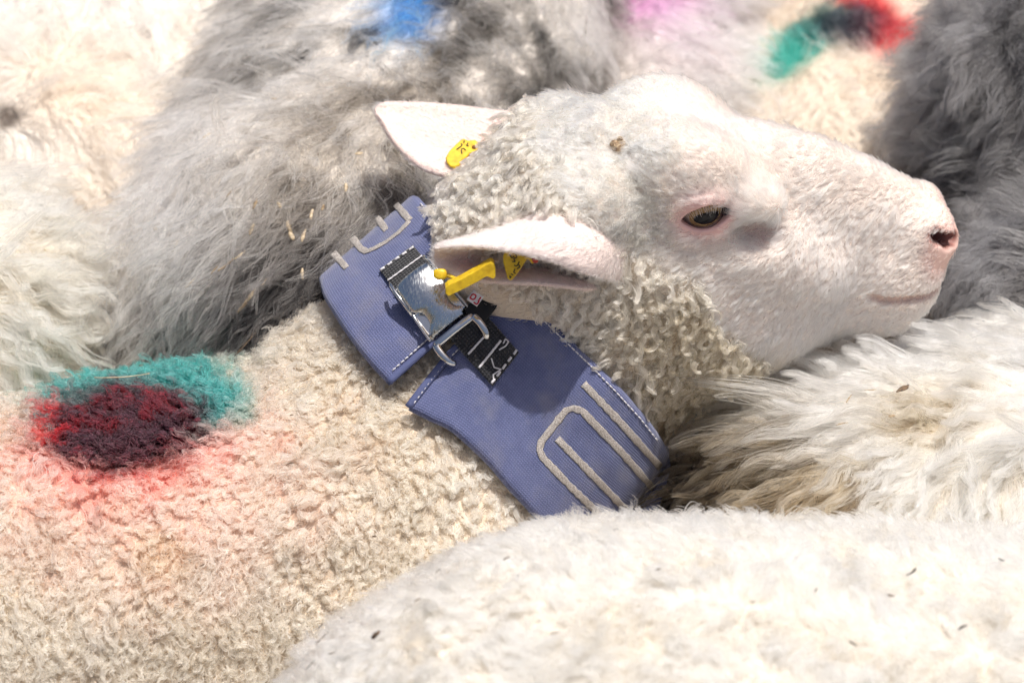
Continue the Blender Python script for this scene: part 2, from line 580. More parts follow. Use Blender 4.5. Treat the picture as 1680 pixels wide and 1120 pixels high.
def body_sdf(A, rA, B, rB, lumps=14, seed=1, extra=(), head=True, k=120):
    A = np.asarray(A, float); B = np.asarray(B, float)
    ax = B - A; ax = ax - ZUP * (ax @ ZUP); ax /= np.linalg.norm(ax); side = np.cross(ZUP, ax)
    legs = []
    for t, r in ((0.04, rA), (0.93, rB)):
        for sgn in (-1, 1):
            top = A + (B - A) * t + side * sgn * r * 0.48
            foot = top - ZUP * (height(top) / S - 6)
            knee = (top * 0.45 + foot * 0.55) + ax * (-18 if t < 0.5 else 10)
            legs.append((top, knee, foot, r))
    nk = B + ax * (rB * 0.9) + ZUP * 230; hd = nk + ax * 190 - ZUP * 10; ms = hd + ax * 360 - ZUP * 190

    def f(p):
        d = rcone(p, A, B, rA, rB)
        for a, b, r1, r2, kk in extra:
            d = smin(d, rcone(p, a, b, r1, r2), kk)
        d = d + lumps * noise(p, 170, seed) + lumps * 0.5 * noise(p, 70, seed + 1)
        for top, knee, foot, r in legs:
            d = smin(d, rcone(p, top, knee, r * 0.34, 62), 60); d = smin(d, rcone(p, knee, foot, 58, 46), 20)
        if head:
            d = smin(d, rcone(p, B, nk, rB * 0.7, 190), 120); d = smin(d, rcone(p, hd, ms, 165, 85), 90)
            for sg in (-1, 1):
                e0 = hd + side * sg * 120 + ZUP * 60
                d = smin(d, rcone(p, e0, e0 + side * sg * 230 - ZUP * 60 - ax * 40, 45, 22), 25)
        return d
    pts = [A, B] + [l[2] for l in legs] + ([hd, ms] if head else []) + [e[0] for e in extra] + [e[1] for e in extra]
    lo = np.min(pts, 0) - max(rA, rB, 300) - 90; hi = np.max(pts, 0) + max(rA, rB, 300) + 90
    return f, lo, hi


def make_sheep(label, A, rA, B, rB, skin, h=15, **kw):
    f, lo, hi = body_sdf(A, rA, B, rB, **kw)
    V, F = sdf_mesh(f, lo, hi, h)
    col = skin(V, None, px_of(V)) if callable(skin) else np.broadcast_to(skin, V.shape)
    o = mesh_obj('sheep', V, F, M_HIDE, col=np.asarray(col) * 0.92, origin=base_under((np.asarray(A) + np.asarray(B)) / 2))
    tag(o, label, 'sheep', 'flock of sheep standing packed together')
    return o, (V, F)


DOWN = -ZUP


def comb_dir(vec, swirl=0.5, scale=140, seed=9):
    vec = np.asarray(vec, np.float32)

    def f(P, n, q):
        w = np.stack([noise(P, scale, seed), noise(P, scale, seed + 1), noise(P, scale, seed + 2)], -1)
        return vec[None] + swirl * w
    return f

# ------------------------------------------------------------------ the sheep with the collar: head frame
HO = np.array([925 - 840, 560 - 320, 105.0])
HF = np.array([.95, -.14, -.28]); HF /= np.linalg.norm(HF)
HL = np.array([-.13, .55, -.825]); HL -= HF * (HL @ HF); HL /= np.linalg.norm(HL)
HU = np.cross(HF, HL); HU = HU if HU[1] > 0 else -HU
HM = np.stack([HF, HU, HL], 0)          # rows: head axes


def hd(f, u, l):
    return HO + HF * f + HU * u + HL * l


def to_head(p):
    return (p - HO.astype(np.float32)) @ HM.T.astype(np.float32)


#            f     top  bot  half width
HEAD = np.array([[-160, -10, -210, 120], [-80, 88, -235, 140], [0, 156, -262, 150], [100, 168, -296, 153], [200, 172, -296, 146],
                 [300, 176, -276, 128], [400, 168, -252, 108], [500, 142, -190, 88], [580, 116, -146, 80], [640, 94, -118, 74],
                 [680, 88, -105, 70]], np.float32)
EYE_L = 112.0
EYE = (186.0, 76.0)
EYE_R = 34.0
# neck: elliptical cylinder under the collar
NP = np.array([835 - 840, 560 - 590, 0.0]); NA = unit(np.array([.66, .75, 0.06])); N1 = np.array([.75, -.66, 0.0]); N1 -= NA * (N1 @ NA); N1 = unit(N1)
N2 = np.cross(NA, N1); N2 = N2 if N2[2] > 0 else -N2


def neck_w(x, y):
    """depth of the neck surface under an image position"""
    d = (x - 835) * .75 + (y - 590) * .66; al = (x - 835) * .66 - (y - 590) * .75
    r1 = 311 - .14 * al; r2 = 238 - .08 * al
    return -90 + r2 * np.sqrt(np.clip(1 - (d / r1) ** 2, 0, 1)), d / r1


def head_base(p):
    q = to_head(p); f, u, l = q[..., 0], q[..., 1], q[..., 2]
    top = np.interp(f, HEAD[:, 0], HEAD[:, 1]); bot = np.interp(f, HEAD[:, 0], HEAD[:, 2]); w = np.interp(f, HEAD[:, 0], HEAD[:, 3])
    t = np.clip((f - 606) / 58, 0, None); cap = np.where(t > 0, 1 / np.sqrt(np.clip(1 - np.clip(t, 0, .97) ** 2.6, .02, 1)), 1.0)
    t2 = np.clip((-80 - f) / 110, 0, None); cap = cap * np.where(t2 > 0, 1 / np.sqrt(np.clip(1 - np.clip(t2, 0, .97) ** 2.2, .02, 1)), 1.0)
    uc, hh = (top + bot) / 2, (top - bot) / 2
    v = (u - uc) / hh
    v0 = -0.34
    v2 = np.where(v > v0, (v - v0) / (1 - v0), (v - v0) / (1 + v0))
    ww = w * 1.04
    e = np.sqrt((v2 * cap) ** 2 + (l * cap / ww) ** 2)
    d = (e - 1) * np.minimum(hh, ww)
    d = np.where((t > .97) | (t2 > .97), np.maximum(d, 12.0), d)
    al = np.abs(l)
    m = np.stack([f, u, al], -1)
    d = smin(d, ell(m, (152, 112, 86), (92, 74, 58)), 55)                # brow ridge above each eye
    d = smin(d, ell(m, (270, 100, 100), (46, 27, 38)), 26)                # inner end of the brow
    d = smin(d, ell(m, (225, -130, 62), (170, 140, 66)), 120)             # cheek
    d = smin(d, ell(m, (EYE[0], EYE[1] - 8, EYE_L - 32), (86, 64, 58)), 36)   # orbit
    d = smin(d, rcone(m, (300, 10, 92), (420, -25, 78), 32, 26), 70)     # facial crest
    d = smin(d, ell(m, (615, 48, 44), (46, 44, 38)), 40)                 # nostril wing
    d = smin(d, ell(m, (585, -38, 48), (66, 52, 44)), 50)                # upper lip
    d = smin(d, ell(m, (575, -112, 30), (60, 32, 44)), 40)               # chin
    d = smin(d, ell(m, (0, 30, 118), (72, 72, 62)), 50)                  # root of the ear
    return d


def head_full(p):
    d = head_base(p)
    q = to_head(p); f, u, l = q[..., 0], q[..., 1], q[..., 2]; al = np.abs(l)
    m = np.stack([f, u, al], -1)
    # pit in front of the eye, below the end of the brow
    d = smax(d, -ell(m, (290, 54, 138), (44, 24, 36)), 24)
    # lids
    ec = np.array([EYE[0], EYE[1], EYE_L], np.float32)
    d = smin(d, np.sqrt(((m - ec) ** 2).sum(-1)) - (EYE_R + 5.5), 14)
    # heavy upper lid
    d = smin(d, ell(m, ec + EYV * 27 + EZ * 21, (48, 17, 23), np.stack([EX, EYV, EZ])), 12)
    # almond-shaped opening; local axes of the eye
    dx = m - ec
    ex = dx @ EX; ey = dx @ EYV; ez = dx @ EZ
    Rr = 52.0; off = 29.0
    alm = np.maximum(np.sqrt(ex * ex + (ey + off) ** 2) - Rr, np.sqrt(ex * ex + (ey - off) ** 2) - Rr)
    d = smax(d, -np.maximum(alm, 6 - ez), 4)
    # crease above the upper lid
    Rc = 60.0
    cr = np.abs(np.sqrt(ex * ex + (ey + 30) ** 2) - Rc - 1) ; ring = np.sqrt(cr ** 2 + (np.sqrt((dx ** 2).sum(-1)) - EYE_R - 9) ** 2) - 2.2
    ring = np.where((ey > 8) & (ez > 0), ring, 30)
    d = smax(d, -ring, 6)
    # nostrils: comma shaped, opening forward and to the side
    for a, b, r1, r2 in NOSTRIL:
        d = smax(d, -rcone(m, a, b, r1, r2), 8)
    # mouth
    for a, b in zip(MOUTH[:-1], MOUTH[1:]):
        d = smax(d, -rcone(m, a, b, 6.5, 6.5), 6)
    return d


def neck_sdf(p):
    q = p - NP.astype(np.float32)
    al = q @ NA.astype(np.float32); a = q @ N1.astype(np.float32); b = q @ N2.astype(np.float32) + 90
    r1 = 282 - .14 * al; r2 = 208 - .08 * al
    d = (np.sqrt((a / r1) ** 2 + (b / r2) ** 2) - 1) * np.minimum(r1, r2)
    return np.maximum(d, np.abs(al - 20) - 270), al


TORSO = [((560, 955, -170), (-700, 1255, 40), 400, 480), ((640, 860, -110), (470, 980, -190), 265, 370)]
T_AB = [(C(*a), C(*b), r1, r2) for a, b, r1, r2 in TORSO]


def torso_sdf(p):
    d = rcone(p, T_AB[0][0], T_AB[0][1], T_AB[0][2], T_AB[0][3])
    d = smin(d, rcone(p, T_AB[1][0], T_AB[1][1], T_AB[1][2], T_AB[1][3]), 140)
    d = d + 10 * noise(p, 150, 21) + 5 * noise(p, 60, 22)
    return d


LEGS = []
for base, r in (((520, 980, -140), 380), ((-620, 1320, 40), 430)):
    b = C(*base)
    for sg in (-1, 1):
        top = b + np.array([0.25, -0.45, 0.86]) * sg * 170
        foot = top - ZUP * (height(top) / S - 6)
        LEGS.append((top, top * .45 + foot * .55, foot))


def whole_low(p):
    """body and neck below the collar"""
    n, al = neck_sdf(p)
    d = smin(torso_sdf(p), n + 3, 60)
    for top, knee, foot in LEGS:
        d = smin(d, rcone(p, top, knee, 120, 62), 60); d = smin(d, rcone(p, knee, foot, 58, 46), 20)
    return np.maximum(d, al - 30)


def whole_high(p):
    """head and neck above the collar"""
    n, al = neck_sdf(p)
    d = smin(head_full(p), n, 60)
    return np.maximum(d, -75 - al)


def cast(f, x, y, w0=600.0, w1=-700.0):
    """surface point seen at an image position (used to lay small things on the surface)"""
    ws = np.arange(w0, w1, -6.0)
    k = (D - ws) / D
    p = np.stack([(x - 840) * k, (560 - y) * k, ws], -1).astype(np.float32)
    d = f(p); i = np.argmax(d < 0)
    if d[i] >= 0:
        j = int(np.argmin(d)); print('cast missed', x, y, round(float(d[j]), 1)); return p[j].astype(float)
    a, b = ws[i - 1], ws[i]
    for _ in range(12):
        m = (a + b) / 2; kk = (D - m) / D
        if f(np.array([[(x - 840) * kk, (560 - y) * kk, m]], np.float32))[0] < 0: b = m
        else: a = m
    return C(x, y, a)


def sdf_normal(f, c, e=3.0):
    c = np.asarray(c, np.float32)
    g = np.array([f((c + e * np.eye(3, dtype=np.float32)[i])[None])[0] - f((c - e * np.eye(3, dtype=np.float32)[i])[None])[0] for i in range(3)])
    return g / np.linalg.norm(g)


# eye axes in mirrored head coordinates (f, u, |l|)
EZ = unit(np.array([0.10, 0.10, 1.0])).astype(np.float32)
EX = np.array([1.0, 0.36, 0.0]); EX = unit(EX - EZ * (EX @ EZ)).astype(np.float32)
EYV = np.cross(EZ, EX); EYV = (EYV if EYV[1] > 0 else -EYV).astype(np.float32)


def head_pt(x, y):
    c = cast(head_base, x, y)
    h = to_head(np.asarray(c, np.float32)[None])[0]
    return np.array([h[0], h[1], abs(h[2])])


n1, n2, n3 = head_pt(1545, 393), head_pt(1560, 398), head_pt(1572, 394)
inw = np.array([-.45, -.1, -.6])
NOSTRIL = [(n1 + inw * 2, n1 + inw * 60, 11, 11), (n2 + inw * 0, n2 + inw * 62, 13, 12), (n3 + inw * 0, n2 + inw * 60, 11, 11),
           (n3 + np.array([4, 10, -3]), n3 + np.array([-8, 18, -12]), 5, 6)]
MOUTH = [head_pt(x, y) for x, y in ((1432, 488), (1455, 494), (1490, 493), (1525, 486), (1548, 472))]
MOUTH.append(np.array([MOUTH[-1][0] + 18, MOUTH[-1][1] + 2, 0.0]))

tmp = hd(EYE[0], EYE[1], -EYE_L)
print('eye px', px_of(np.array([tmp])), 'nostril', n1, n2, n3, 'mouth', MOUTH[0])


# colours of the coat, decided by place on the animal
CREAM = np.array([.66, .56, .44], np.float32); FACE = np.array([.87, .785, .70], np.float32); PINK = np.array([.80, .52, .47], np.float32)


def wooliness(P):
    """1 where curly wool grows on the head and neck, 0 where short hair grows"""
    h = to_head(np.asarray(P, np.float32)); f, u = h[:, 0], h[:, 1]
    n = 26 * noise(P, 60, 31)
    cheek = smooth(-35, 45, -(u + 8 + (f - 110) * .58) + 1.5 * n) * smooth(440, 320, f + 1.5 * n)
    back = smooth(20, -50, f - 0.35 * np.clip(-u, 0, 200) + 175 * smooth(-20, 110, u) + n)
    back = back * (1 - smooth(15, 55, h[:, 2] + n * .4) * smooth(-10, 60, u))
    return np.clip(np.maximum(cheek, back), 0, 1)


def crown(P):
    h = to_head(np.asarray(P, np.float32)); f, u = h[:, 0], h[:, 1]
    return smooth(150, 60, f + 30 * noise(P, 50, 33)) * smooth(-30, 30, u)


def skin_colour(P, n, q):
    h = to_head(np.asarray(P, np.float32)); f, u, al = h[:, 0], h[:, 1], np.abs(h[:, 2])
    c = np.broadcast_to(np.array([.76, .63, .545], np.float32), P.shape).copy()
    w = wooliness(P)
    c = mixc(c, CREAM * .9, w)
    eye = np.sqrt(((f - EYE[0]) / 75) ** 2 + ((u - EYE[1] + 0) / 60) ** 2)
    c = mixc(c, (.74, .44, .42), (1 - smooth(.4, 1.15, eye)) * (al > 60) * .85)
    pit = np.sqrt(((f - 300) / 42) ** 2 + ((u - 52) / 26) ** 2)
    c = mixc(c, (.58, .40, .34), (1 - smooth(.5, 1.1, pit)) * (al > 60) * .8)
    nose = np.sqrt(((f - 640) / 56) ** 2 + ((u - 48) / 62) ** 2)
    c = mixc(c, (.76, .50, .43), (1 - smooth(.65, 1.15, nose)) * .95)
    inn = np.min([np.sqrt(((np.stack([f, u, al], -1) - (a + (b - a) * k)) ** 2).sum(-1)) for a, b, _, _ in NOSTRIL[:3] for k in (.35, .7, 1.0)], 0)
    c = mixc(c, (.26, .11, .09), 1 - smooth(14, 24, inn))
    lip = np.abs(u - np.interp(f, [m_[0] for m_ in MOUTH[:5]], [m_[1] for m_ in MOUTH[:5]]))
    c = mixc(c, (.60, .42, .35), (1 - smooth(3, 12, lip)) * smooth(MOUTH[0][0] - 12, MOUTH[0][0] + 12, f))
    c = mixc(c, (.62, .36, .33), smooth(662, 690, f) * .0)
    return c


def dye(q, P):
    """spray marks on the back of the collared sheep: green ring, dark red middle, red overspray"""
    g = blob(q, 222, 652, 182, 92, -5, .30, P, .24, 41, 30)
    g2 = blob(q, 330, 655, 78, 52, 20, .4, P, .25, 42, 30)
    dk = blob(q, 206, 704, 152, 70, -6, .30, P, .22, 43, 26)
    rs = blob(q, 210, 735, 190, 80, -8, .5, P, .35, 44, 30)
    far = blob(q, 230, 790, 260, 165, 5, .7, P, .4, 45, 40)
    r2 = blob(q, 88, 690, 40, 40, 0, .5, P, .4, 46, 22)
    return g, g2, dk, rs, far, r2


def coat_colour(P, n, q):
    """wool colour on body and neck"""
    b = 0.5 + 0.5 * fbm(P, 90, 51)
    c = mixc(np.broadcast_to(np.array([.645, .54, .425], np.float32), P.shape), (.48, .385, .285), b)
    c = mixc(c, (.36, .28, .195), smooth(.25, .8, fbm(P, 30, 52)) * .6)
    c = mixc(c, (.72, .60, .475), smooth(640, 760, q[:, 0] + 0.3 * (700 - q[:, 1])) * .8)
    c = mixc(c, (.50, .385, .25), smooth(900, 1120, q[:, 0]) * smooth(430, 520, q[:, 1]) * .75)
    front = (n[:, 2] > -0.2)
    g, g2, dk, rs, far, r2 = [k * front for k in dye(q, P)]
    fl = .5 + .5 * noise(P, 14, 55)
    c = mixc(c, (.76, .28, .24), far * .50 * (.5 + .5 * fl))
    c = mixc(c, (.78, .05, .06), rs * .62 * (.35 + .65 * fl))
    c = mixc(c, (.004, .20, .19), np.maximum(g, g2) * .93)
    c = mixc(c, (.034, .006, .012), dk * .96)
    c = mixc(c, (.16, .004, .008), dk * smooth(.50, .85, .5 + .5 * fbm(P, 34, 56)) * .7)
    c = mixc(c, (.004, .03, .04), dk * smooth(.55, .8, .5 + .5 * fbm(P, 30, 57)) * .35)
    c = mixc(c, (.60, .005, .008), r2 * .6 * smooth(.35, .7, fl))
    c = mixc(c, (.45, .32, .17), blob(q, 265, 905, 55, 40, 10, .6, P, .4, 58) * .35)
    return c


hi_V, hi_F = sdf_mesh(whole_high, (-300, -420, -380), (800, 480, 420), 3.0)
lo_V, lo_F = sdf_mesh(whole_low, (-2150, -2600, -900), (330, 200, 1100), 11.0)
hl = to_head(hi_V.astype(np.float32))
c_hi = skin_colour(hi_V, None, px_of(hi_V)); c_lo = coat_colour(lo_V, vert_normals(lo_V, lo_F), px_of(lo_V)) * .9
w_hi = wooliness(hi_V)
c_hi = c_hi * (1 - w_hi[:, None]) + w_hi[:, None] * coat_colour(hi_V, vert_normals(hi_V, hi_F), px_of(hi_V)) * .9


# ears: cupped sheets
def ear_grid(stations, nu=34, nv=22):
    cols = np.array([spline(st, nv) for st in stations])
    return np.array([spline(cols[:, j], nu) for j in range(nv)]).transpose(1, 0, 2)


near_st = [Cs([(1012, 458, 190), (1020, 400, 210), (1005, 345, 150), (985, 400, 70), (1000, 472, 150)]),
           Cs([(966, 452, 285), (972, 388, 275), (952, 326, 195), (945, 400, 110), (965, 470, 230)]),
           Cs([(905, 431, 312), (912, 385, 300), (900, 343, 228), (885, 410, 165), (905, 462, 258)]),
           Cs([(842, 417, 294), (848, 398, 280), (845, 374, 238), (835, 420, 180), (850, 459, 254)]),
           Cs([(785, 411, 266), (788, 404, 258), (788, 392, 234), (778, 425, 188), (792, 456, 234)]),
           Cs([(742, 411, 240), (743, 408, 237), (744, 403, 226), (740, 425, 200), (750, 449, 220)]),
           Cs([(716, 413, 226), (715, 412, 225), (715, 411, 222), (714, 425, 212), (720, 438, 216)])]
far_st = [Cs([(905, 178, -60), (900, 215, -45), (890, 255, -20), (880, 300, 30)]),
          Cs([(832, 180, -95), (830, 212, -75), (822, 250, -45), (815, 300, 10)]),
          Cs([(760, 172, -110), (758, 205, -96), (752, 240, -66), (745, 289, -18)]),
          Cs([(700, 167, -118), (698, 195, -108), (694, 225, -84), (690, 272, -42)]),
          Cs([(655, 166, -118), (652, 185, -112), (650, 205, -98), (650, 236, -72)]),
          Cs([(630, 167, -112), (628, 178, -108), (629, 190, -102), (632, 205, -90)]),
          Cs([(617, 174, -105), (617, 178, -103), (618, 182, -101), (620, 187, -98)])]
ears = []
for st in (near_st, far_st):
    g = ear_grid(st); Vv, Ff, uvv = sheet(g, 9.0, pillow=3.0)
    ears.append((g, Vv, Ff, uvv))
allV = [hi_V, lo_V]; allF = [hi_F, lo_F + len(hi_V)]; allC = [c_hi, c_lo]; off = len(hi_V) + len(lo_V)
ear_pink = []
for k, (g, Vv, Ff, uvv) in enumerate(ears):
    a, b = uvv[:, 0], uvv[:, 1]
    c = np.broadcast_to(np.array([.80, .66, .61] if k == 0 else [.76, .57, .51], np.float32), Vv.shape).copy()
    inner = np.exp(-((b - (.72 if k == 0 else .45)) / .22) ** 2) * smooth(1.0, .75, a)
    c = mixc(c, (.66, .36, .33) if k == 0 else (.76, .48, .43), inner * .9)
    allV.append(Vv); allF.append(Ff + off); allC.append(c); off += len(Vv)
MAIN = mesh_obj('sheep', np.concatenate(allV), np.concatenate(allF), M_SKIN, col=np.concatenate(allC),
                origin=base_under(C(300, 1000, -100)))
MAIN.data.materials.append(M_HIDE)
nf_hi, nf_lo = len(hi_F), len(lo_F)
mi = np.zeros(len(MAIN.data.polygons), np.int32); mi[nf_hi:nf_hi + nf_lo] = 1
if len(mi) == sum(len(x) for x in allF): MAIN.data.polygons.foreach_set('material_index', mi)
tag(MAIN, 'white faced sheep in a blue collar, its back sprayed green and dark red', 'sheep', 'flock of sheep standing packed together')

# ------------------------------------------------------------------ the collar
COLLAR = empty('collar', NP)
tag(COLLAR, 'blue padded cloth collar with a metal buckle round the sheep\'s neck', 'collar')


def cloth_mat(name, ca, cb, sc_, bump, dust=.45):
    m = mat(name, rough=0.8, spec=0.2); N, L, b = nodes(m)
    b.inputs['Sheen Weight'].default_value = 0.25; b.inputs['Sheen Roughness'].default_value = 0.5
    uv = N.new('ShaderNodeUVMap'); uv.uv_map = 'UVMap'
    ck = []
    for d in ('X', 'Y'):
        wv = N.new('ShaderNodeTexWave'); wv.wave_type = 'BANDS'; wv.bands_direction = d; wv.inputs['Scale'].default_value = sc_
        wv.inputs['Distortion'].default_value = 0.6; wv.inputs['Detail'].default_value = 1
        L.new(uv.outputs[0], wv.inputs['Vector']); ck.append(wv)
    mul = N.new('ShaderNodeMath'); mul.operation = 'MULTIPLY'
    L.new(ck[0].outputs['Fac'], mul.inputs[0]); L.new(ck[1].outputs['Fac'], mul.inputs[1])
    nz = N.new('ShaderNodeTexNoise'); nz.inputs['Scale'].default_value = sc_ * 0.30; nz.inputs['Detail'].default_value = 8; nz.inputs['Roughness'].default_value = .7
    L.new(uv.outputs[0], nz.inputs['Vector'])
    ad = N.new('ShaderNodeMath'); ad.operation = 'MULTIPLY_ADD'; ad.inputs[1].default_value = .55
    L.new(mul.outputs[0], ad.inputs[0]); L.new(nz.outputs['Fac'], ad.inputs[2])
    cr = N.new('ShaderNodeValToRGB'); cr.color_ramp.elements[0].position = .25; cr.color_ramp.elements[1].position = 1.0
    cr.color_ramp.elements[0].color = (*ca, 1); cr.color_ramp.elements[1].color = (*cb, 1)
    L.new(ad.outputs[0], cr.inputs['Fac'])
    # dust and lanolin worn into the cloth in patches
    n2 = N.new('ShaderNodeTexNoise'); n2.inputs['Scale'].default_value = .035; n2.inputs['Detail'].default_value = 7; n2.inputs['Roughness'].default_value = .65
    r2 = N.new('ShaderNodeMapRange'); r2.inputs['From Min'].default_value = .48; r2.inputs['From Max'].default_value = .78; r2.inputs['To Max'].default_value = dust
    mx = N.new('ShaderNodeMixRGB'); mx.inputs[2].default_value = (.26, .235, .215, 1)
    L.new(uv.outputs[0], n2.inputs['Vector']); L.new(n2.outputs['Fac'], r2.inputs['Value']); L.new(r2.outputs[0], mx.inputs[0]); L.new(cr.outputs[0], mx.inputs[1])
    L.new(mx.outputs[0], b.inputs['Base Color'])
    bp = N.new('ShaderNodeBump'); bp.inputs['Strength'].default_value = bump; bp.inputs['Distance'].default_value = 0.0006
    L.new(mul.outputs[0], bp.inputs['Height']); L.new(bp.outputs[0], b.inputs['Normal'])
    return m


M_CLOTH = cloth_mat('blue_canvas', (.075, .088, .185), (.145, .163, .30), 0.24, .6)
M_CLOTH_D = mat('blue_binding', (.095, .11, .215), .85, spec=.15); add_bump(M_CLOTH_D, 1500, .3, .0003)
M_WEB = cloth_mat('black_webbing', (.006, .006, .007), (.055, .055, .06), 0.165, 1.0, .12)
M_THREAD = mat('white_thread', (.66, .64, .66), .6); add_bump(M_THREAD, 2500, .4, .0003)
M_EMB = mat('silver_thread', (.50, .45, .41), .5); mix_noise(M_EMB, 1400, (.22, .19, .165), (.58, .53, .49)); add_bump(M_EMB, 2600, .8, .0006)
M_STEEL = mat('polished_steel', (.62, .63, .64), .16, metal=1.0)
M_STEEL2 = mat('scratched_steel', (.60, .62, .63), .2, metal=1.0)


def scratch():
    N, L, b = nodes(M_STEEL2)
    tc = N.new('ShaderNodeTexCoord'); mp = N.new('ShaderNodeMapping'); nz = N.new('ShaderNodeTexNoise')
    mp.inputs['Rotation'].default_value = (0.3, 0.2, 0.9); mp.inputs['Scale'].default_value = (900, 90, 500)
    nz.inputs['Scale'].default_value = 1.0; nz.inputs['Detail'].default_value = 6
    L.new(tc.outputs['Object'], mp.inputs[0]); L.new(mp.outputs[0], nz.inputs['Vector'])
    cr = N.new('ShaderNodeValToRGB'); cr.color_ramp.elements[0].position = .42; cr.color_ramp.elements[1].position = .72
    cr.color_ramp.elements[0].color = (.13, .13, .13, 1); cr.color_ramp.elements[1].color = (.5, .5, .5, 1)
    L.new(nz.outputs['Fac'], cr.inputs['Fac']); L.new(cr.outputs[0], b.inputs['Roughness'])
    bp = N.new('ShaderNodeBump'); bp.inputs['Strength'].default_value = .35; bp.inputs['Distance'].default_value = .0004
    L.new(nz.outputs['Fac'], bp.inputs['Height']); L.new(bp.outputs[0], b.inputs['Normal'])


scratch()


def on_neck(x, y, lift=14.0):
    w, d = neck_w(x, y)
    return C(x, y, w + lift)


def panel_grid(Lp, Rp, nu, nv, lift=16.0, wrap0=False, wrap1=False):
    Lp, Rp = spline([(*p, 0) for p in Lp], nu)[:, :2], spline([(*p, 0) for p in Rp], nu)[:, :2]
    g = np.zeros((nu, nv, 3))
    for i in range(nu):
        for j, t in enumerate(np.linspace(0, 1, nv)):
            x, y = Lp[i] * (1 - t) + Rp[i] * t
            g[i, j] = on_neck(x, y, lift)
    rows = [g]
    n2 = 10 if (wrap0 or wrap1) else 0
    for wrap, e in ((wrap0, 0), (wrap1, -1)):
        if not wrap: continue
        ext = []
        for k in range(1, n2 + 1):
            a = k / n2 * 1.25
            r = g[e].copy(); r[:, 2] -= 240 * math.sin(min(a, 1.57))
            inw = -N1 if e == -1 else N1
            r += inw[None] * 300 * (1 - math.cos(a)) * .8
            ext.append(r)
        ext = np.array(ext)
        rows = [ext[::-1]] + rows if e == 0 else rows + [ext]
    return np.concatenate(rows)


UP_L = [(519, 458), (528, 486), (562, 540), (600, 590), (635, 628)]
UP_R = [(680, 316), (714, 352), (746, 388), (778, 426), (806, 462)]
LO_L = [(668, 671), (704, 689), (745, 710), (800, 762), (850, 818), (896, 865), (945, 900), (1000, 925), (1050, 930)]
LO_R = [(838, 460), (872, 488), (918, 535), (965, 583), (1006, 622), (1046, 664), (1078, 702), (1098, 735), (1102, 765)]
g_up = panel_grid(UP_L, UP_R, 60, 44, wrap0=True); g_lo = panel_grid(LO_L, LO_R, 84, 50, wrap1=True)
# gentle quilting and creases of the padded cloth
for g, sd_ in ((g_up, 61), (g_lo, 62)):
    sh = g.shape
    wob = 5.0 * noise(g.reshape(-1, 3), 120, sd_) + 2.2 * noise(g.reshape(-1, 3), 40, sd_ + 4)
    g += (N2[None] * wob[:, None]).reshape(sh)
for g in (g_up, g_lo):
    V_, F_, uv_ = sheet(g, 16, pillow=9.0)
    du = np.linalg.norm(np.diff(g[:, g.shape[1] // 2], axis=0), axis=1).sum(); dv = np.linalg.norm(np.diff(g[g.shape[0] // 2], axis=0), axis=1).sum()
    cu_ = np.concatenate([[0], np.cumsum(np.linalg.norm(np.diff(g[:, g.shape[1] // 2], axis=0), axis=1))])
    cv_ = np.concatenate([[0], np.cumsum(np.linalg.norm(np.diff(g[g.shape[0] // 2], axis=0), axis=1))])
    UV_ = np.stack(np.meshgrid(cu_, cv_, indexing='ij'), -1).reshape(-1, 2)
    mesh_obj('panel', V_, F_, M_CLOTH, COLLAR, uv=np.concatenate([UV_, UV_]) / 3.2)
COLLAR_PTS = np.concatenate([g_up.reshape(-1, 3), g_lo.reshape(-1, 3)])


class Lay:
    """look up points on a panel by image position"""
    def __init__(self, g):
        n = unit(np.cross(np.gradient(g, axis=0), np.gradient(g, axis=1)))
        if n[..., 2].mean() < 0: n = -n
        self.p = g.reshape(-1, 3); self.n = n.reshape(-1, 3); self.q = px_of(self.p)
        self.ok = self.n[:, 2] > -0.2

    def at(self, x, y, lift=0.0):
        d = (self.q[:, 0] - x) ** 2 + (self.q[:, 1] - y) ** 2 + 1e6 * (~self.ok)
        i = np.argsort(d)[:4]; w = 1 / (d[i] + 1.0); w /= w.sum()
        n = unit((self.n[i] * w[:, None]).sum(0)); wdep = (self.p[i, 2] * w).sum()
        return C(x, y, wdep) + n * lift, n

    def line(self, pts, n, lift):
        P = spline([(*p, 0) for p in pts], n)
        r = [self.at(p[0], p[1], lift) for p in P]
        return np.array([a for a, _ in r]), np.array([b for _, b in r])


lay_u, lay_l = Lay(g_up[10:]), Lay(g_lo[:-10])


def fine(lay, pts, step=7):
    Pts = np.array(pts, float); out = [Pts[0]]
    for a, b in zip(Pts[:-1], Pts[1:]):
        m = max(2, int(np.linalg.norm(b - a) / step))
        out += [a + (b - a) * t for t in np.linspace(0, 1, m + 1)[1:]]
    return np.array(out)


def embroid(lay, pts, width):
    q = fine(lay, pts, 6)
    r = [lay.at(x, y, 1.0) for x, y in q]
    P = np.array([a for a, _ in r]); n = np.array([b for _, b in r])
    rad = width / 2 * (1 + .10 * rng.normal(0, 1, len(P)))
    V_, F_ = tube(P, rad, 10, flat=.14, up=n)
    mesh_obj('embroidery', V_, F_, M_EMB, COLLAR)


for pts in ([(547, 415), (569, 440)], [(578, 390), (592, 408), (601, 413), (612, 409), (634, 397), (655, 381), (672, 363)],
            [(619, 357), (634, 378)], [(650, 336), (673, 362)]):
    embroid(lay_u, pts, 12)
for pts in ([(957, 629), (1020, 695), (1083, 766)], [(1072, 802), (1020, 742), (955, 674), (940, 669), (928, 673), (888, 724), (885, 738), (890, 750), (935, 797), (985, 845)],
            [(914, 719), (975, 782), (1036, 846)]):
    embroid(lay_l, pts, 12)


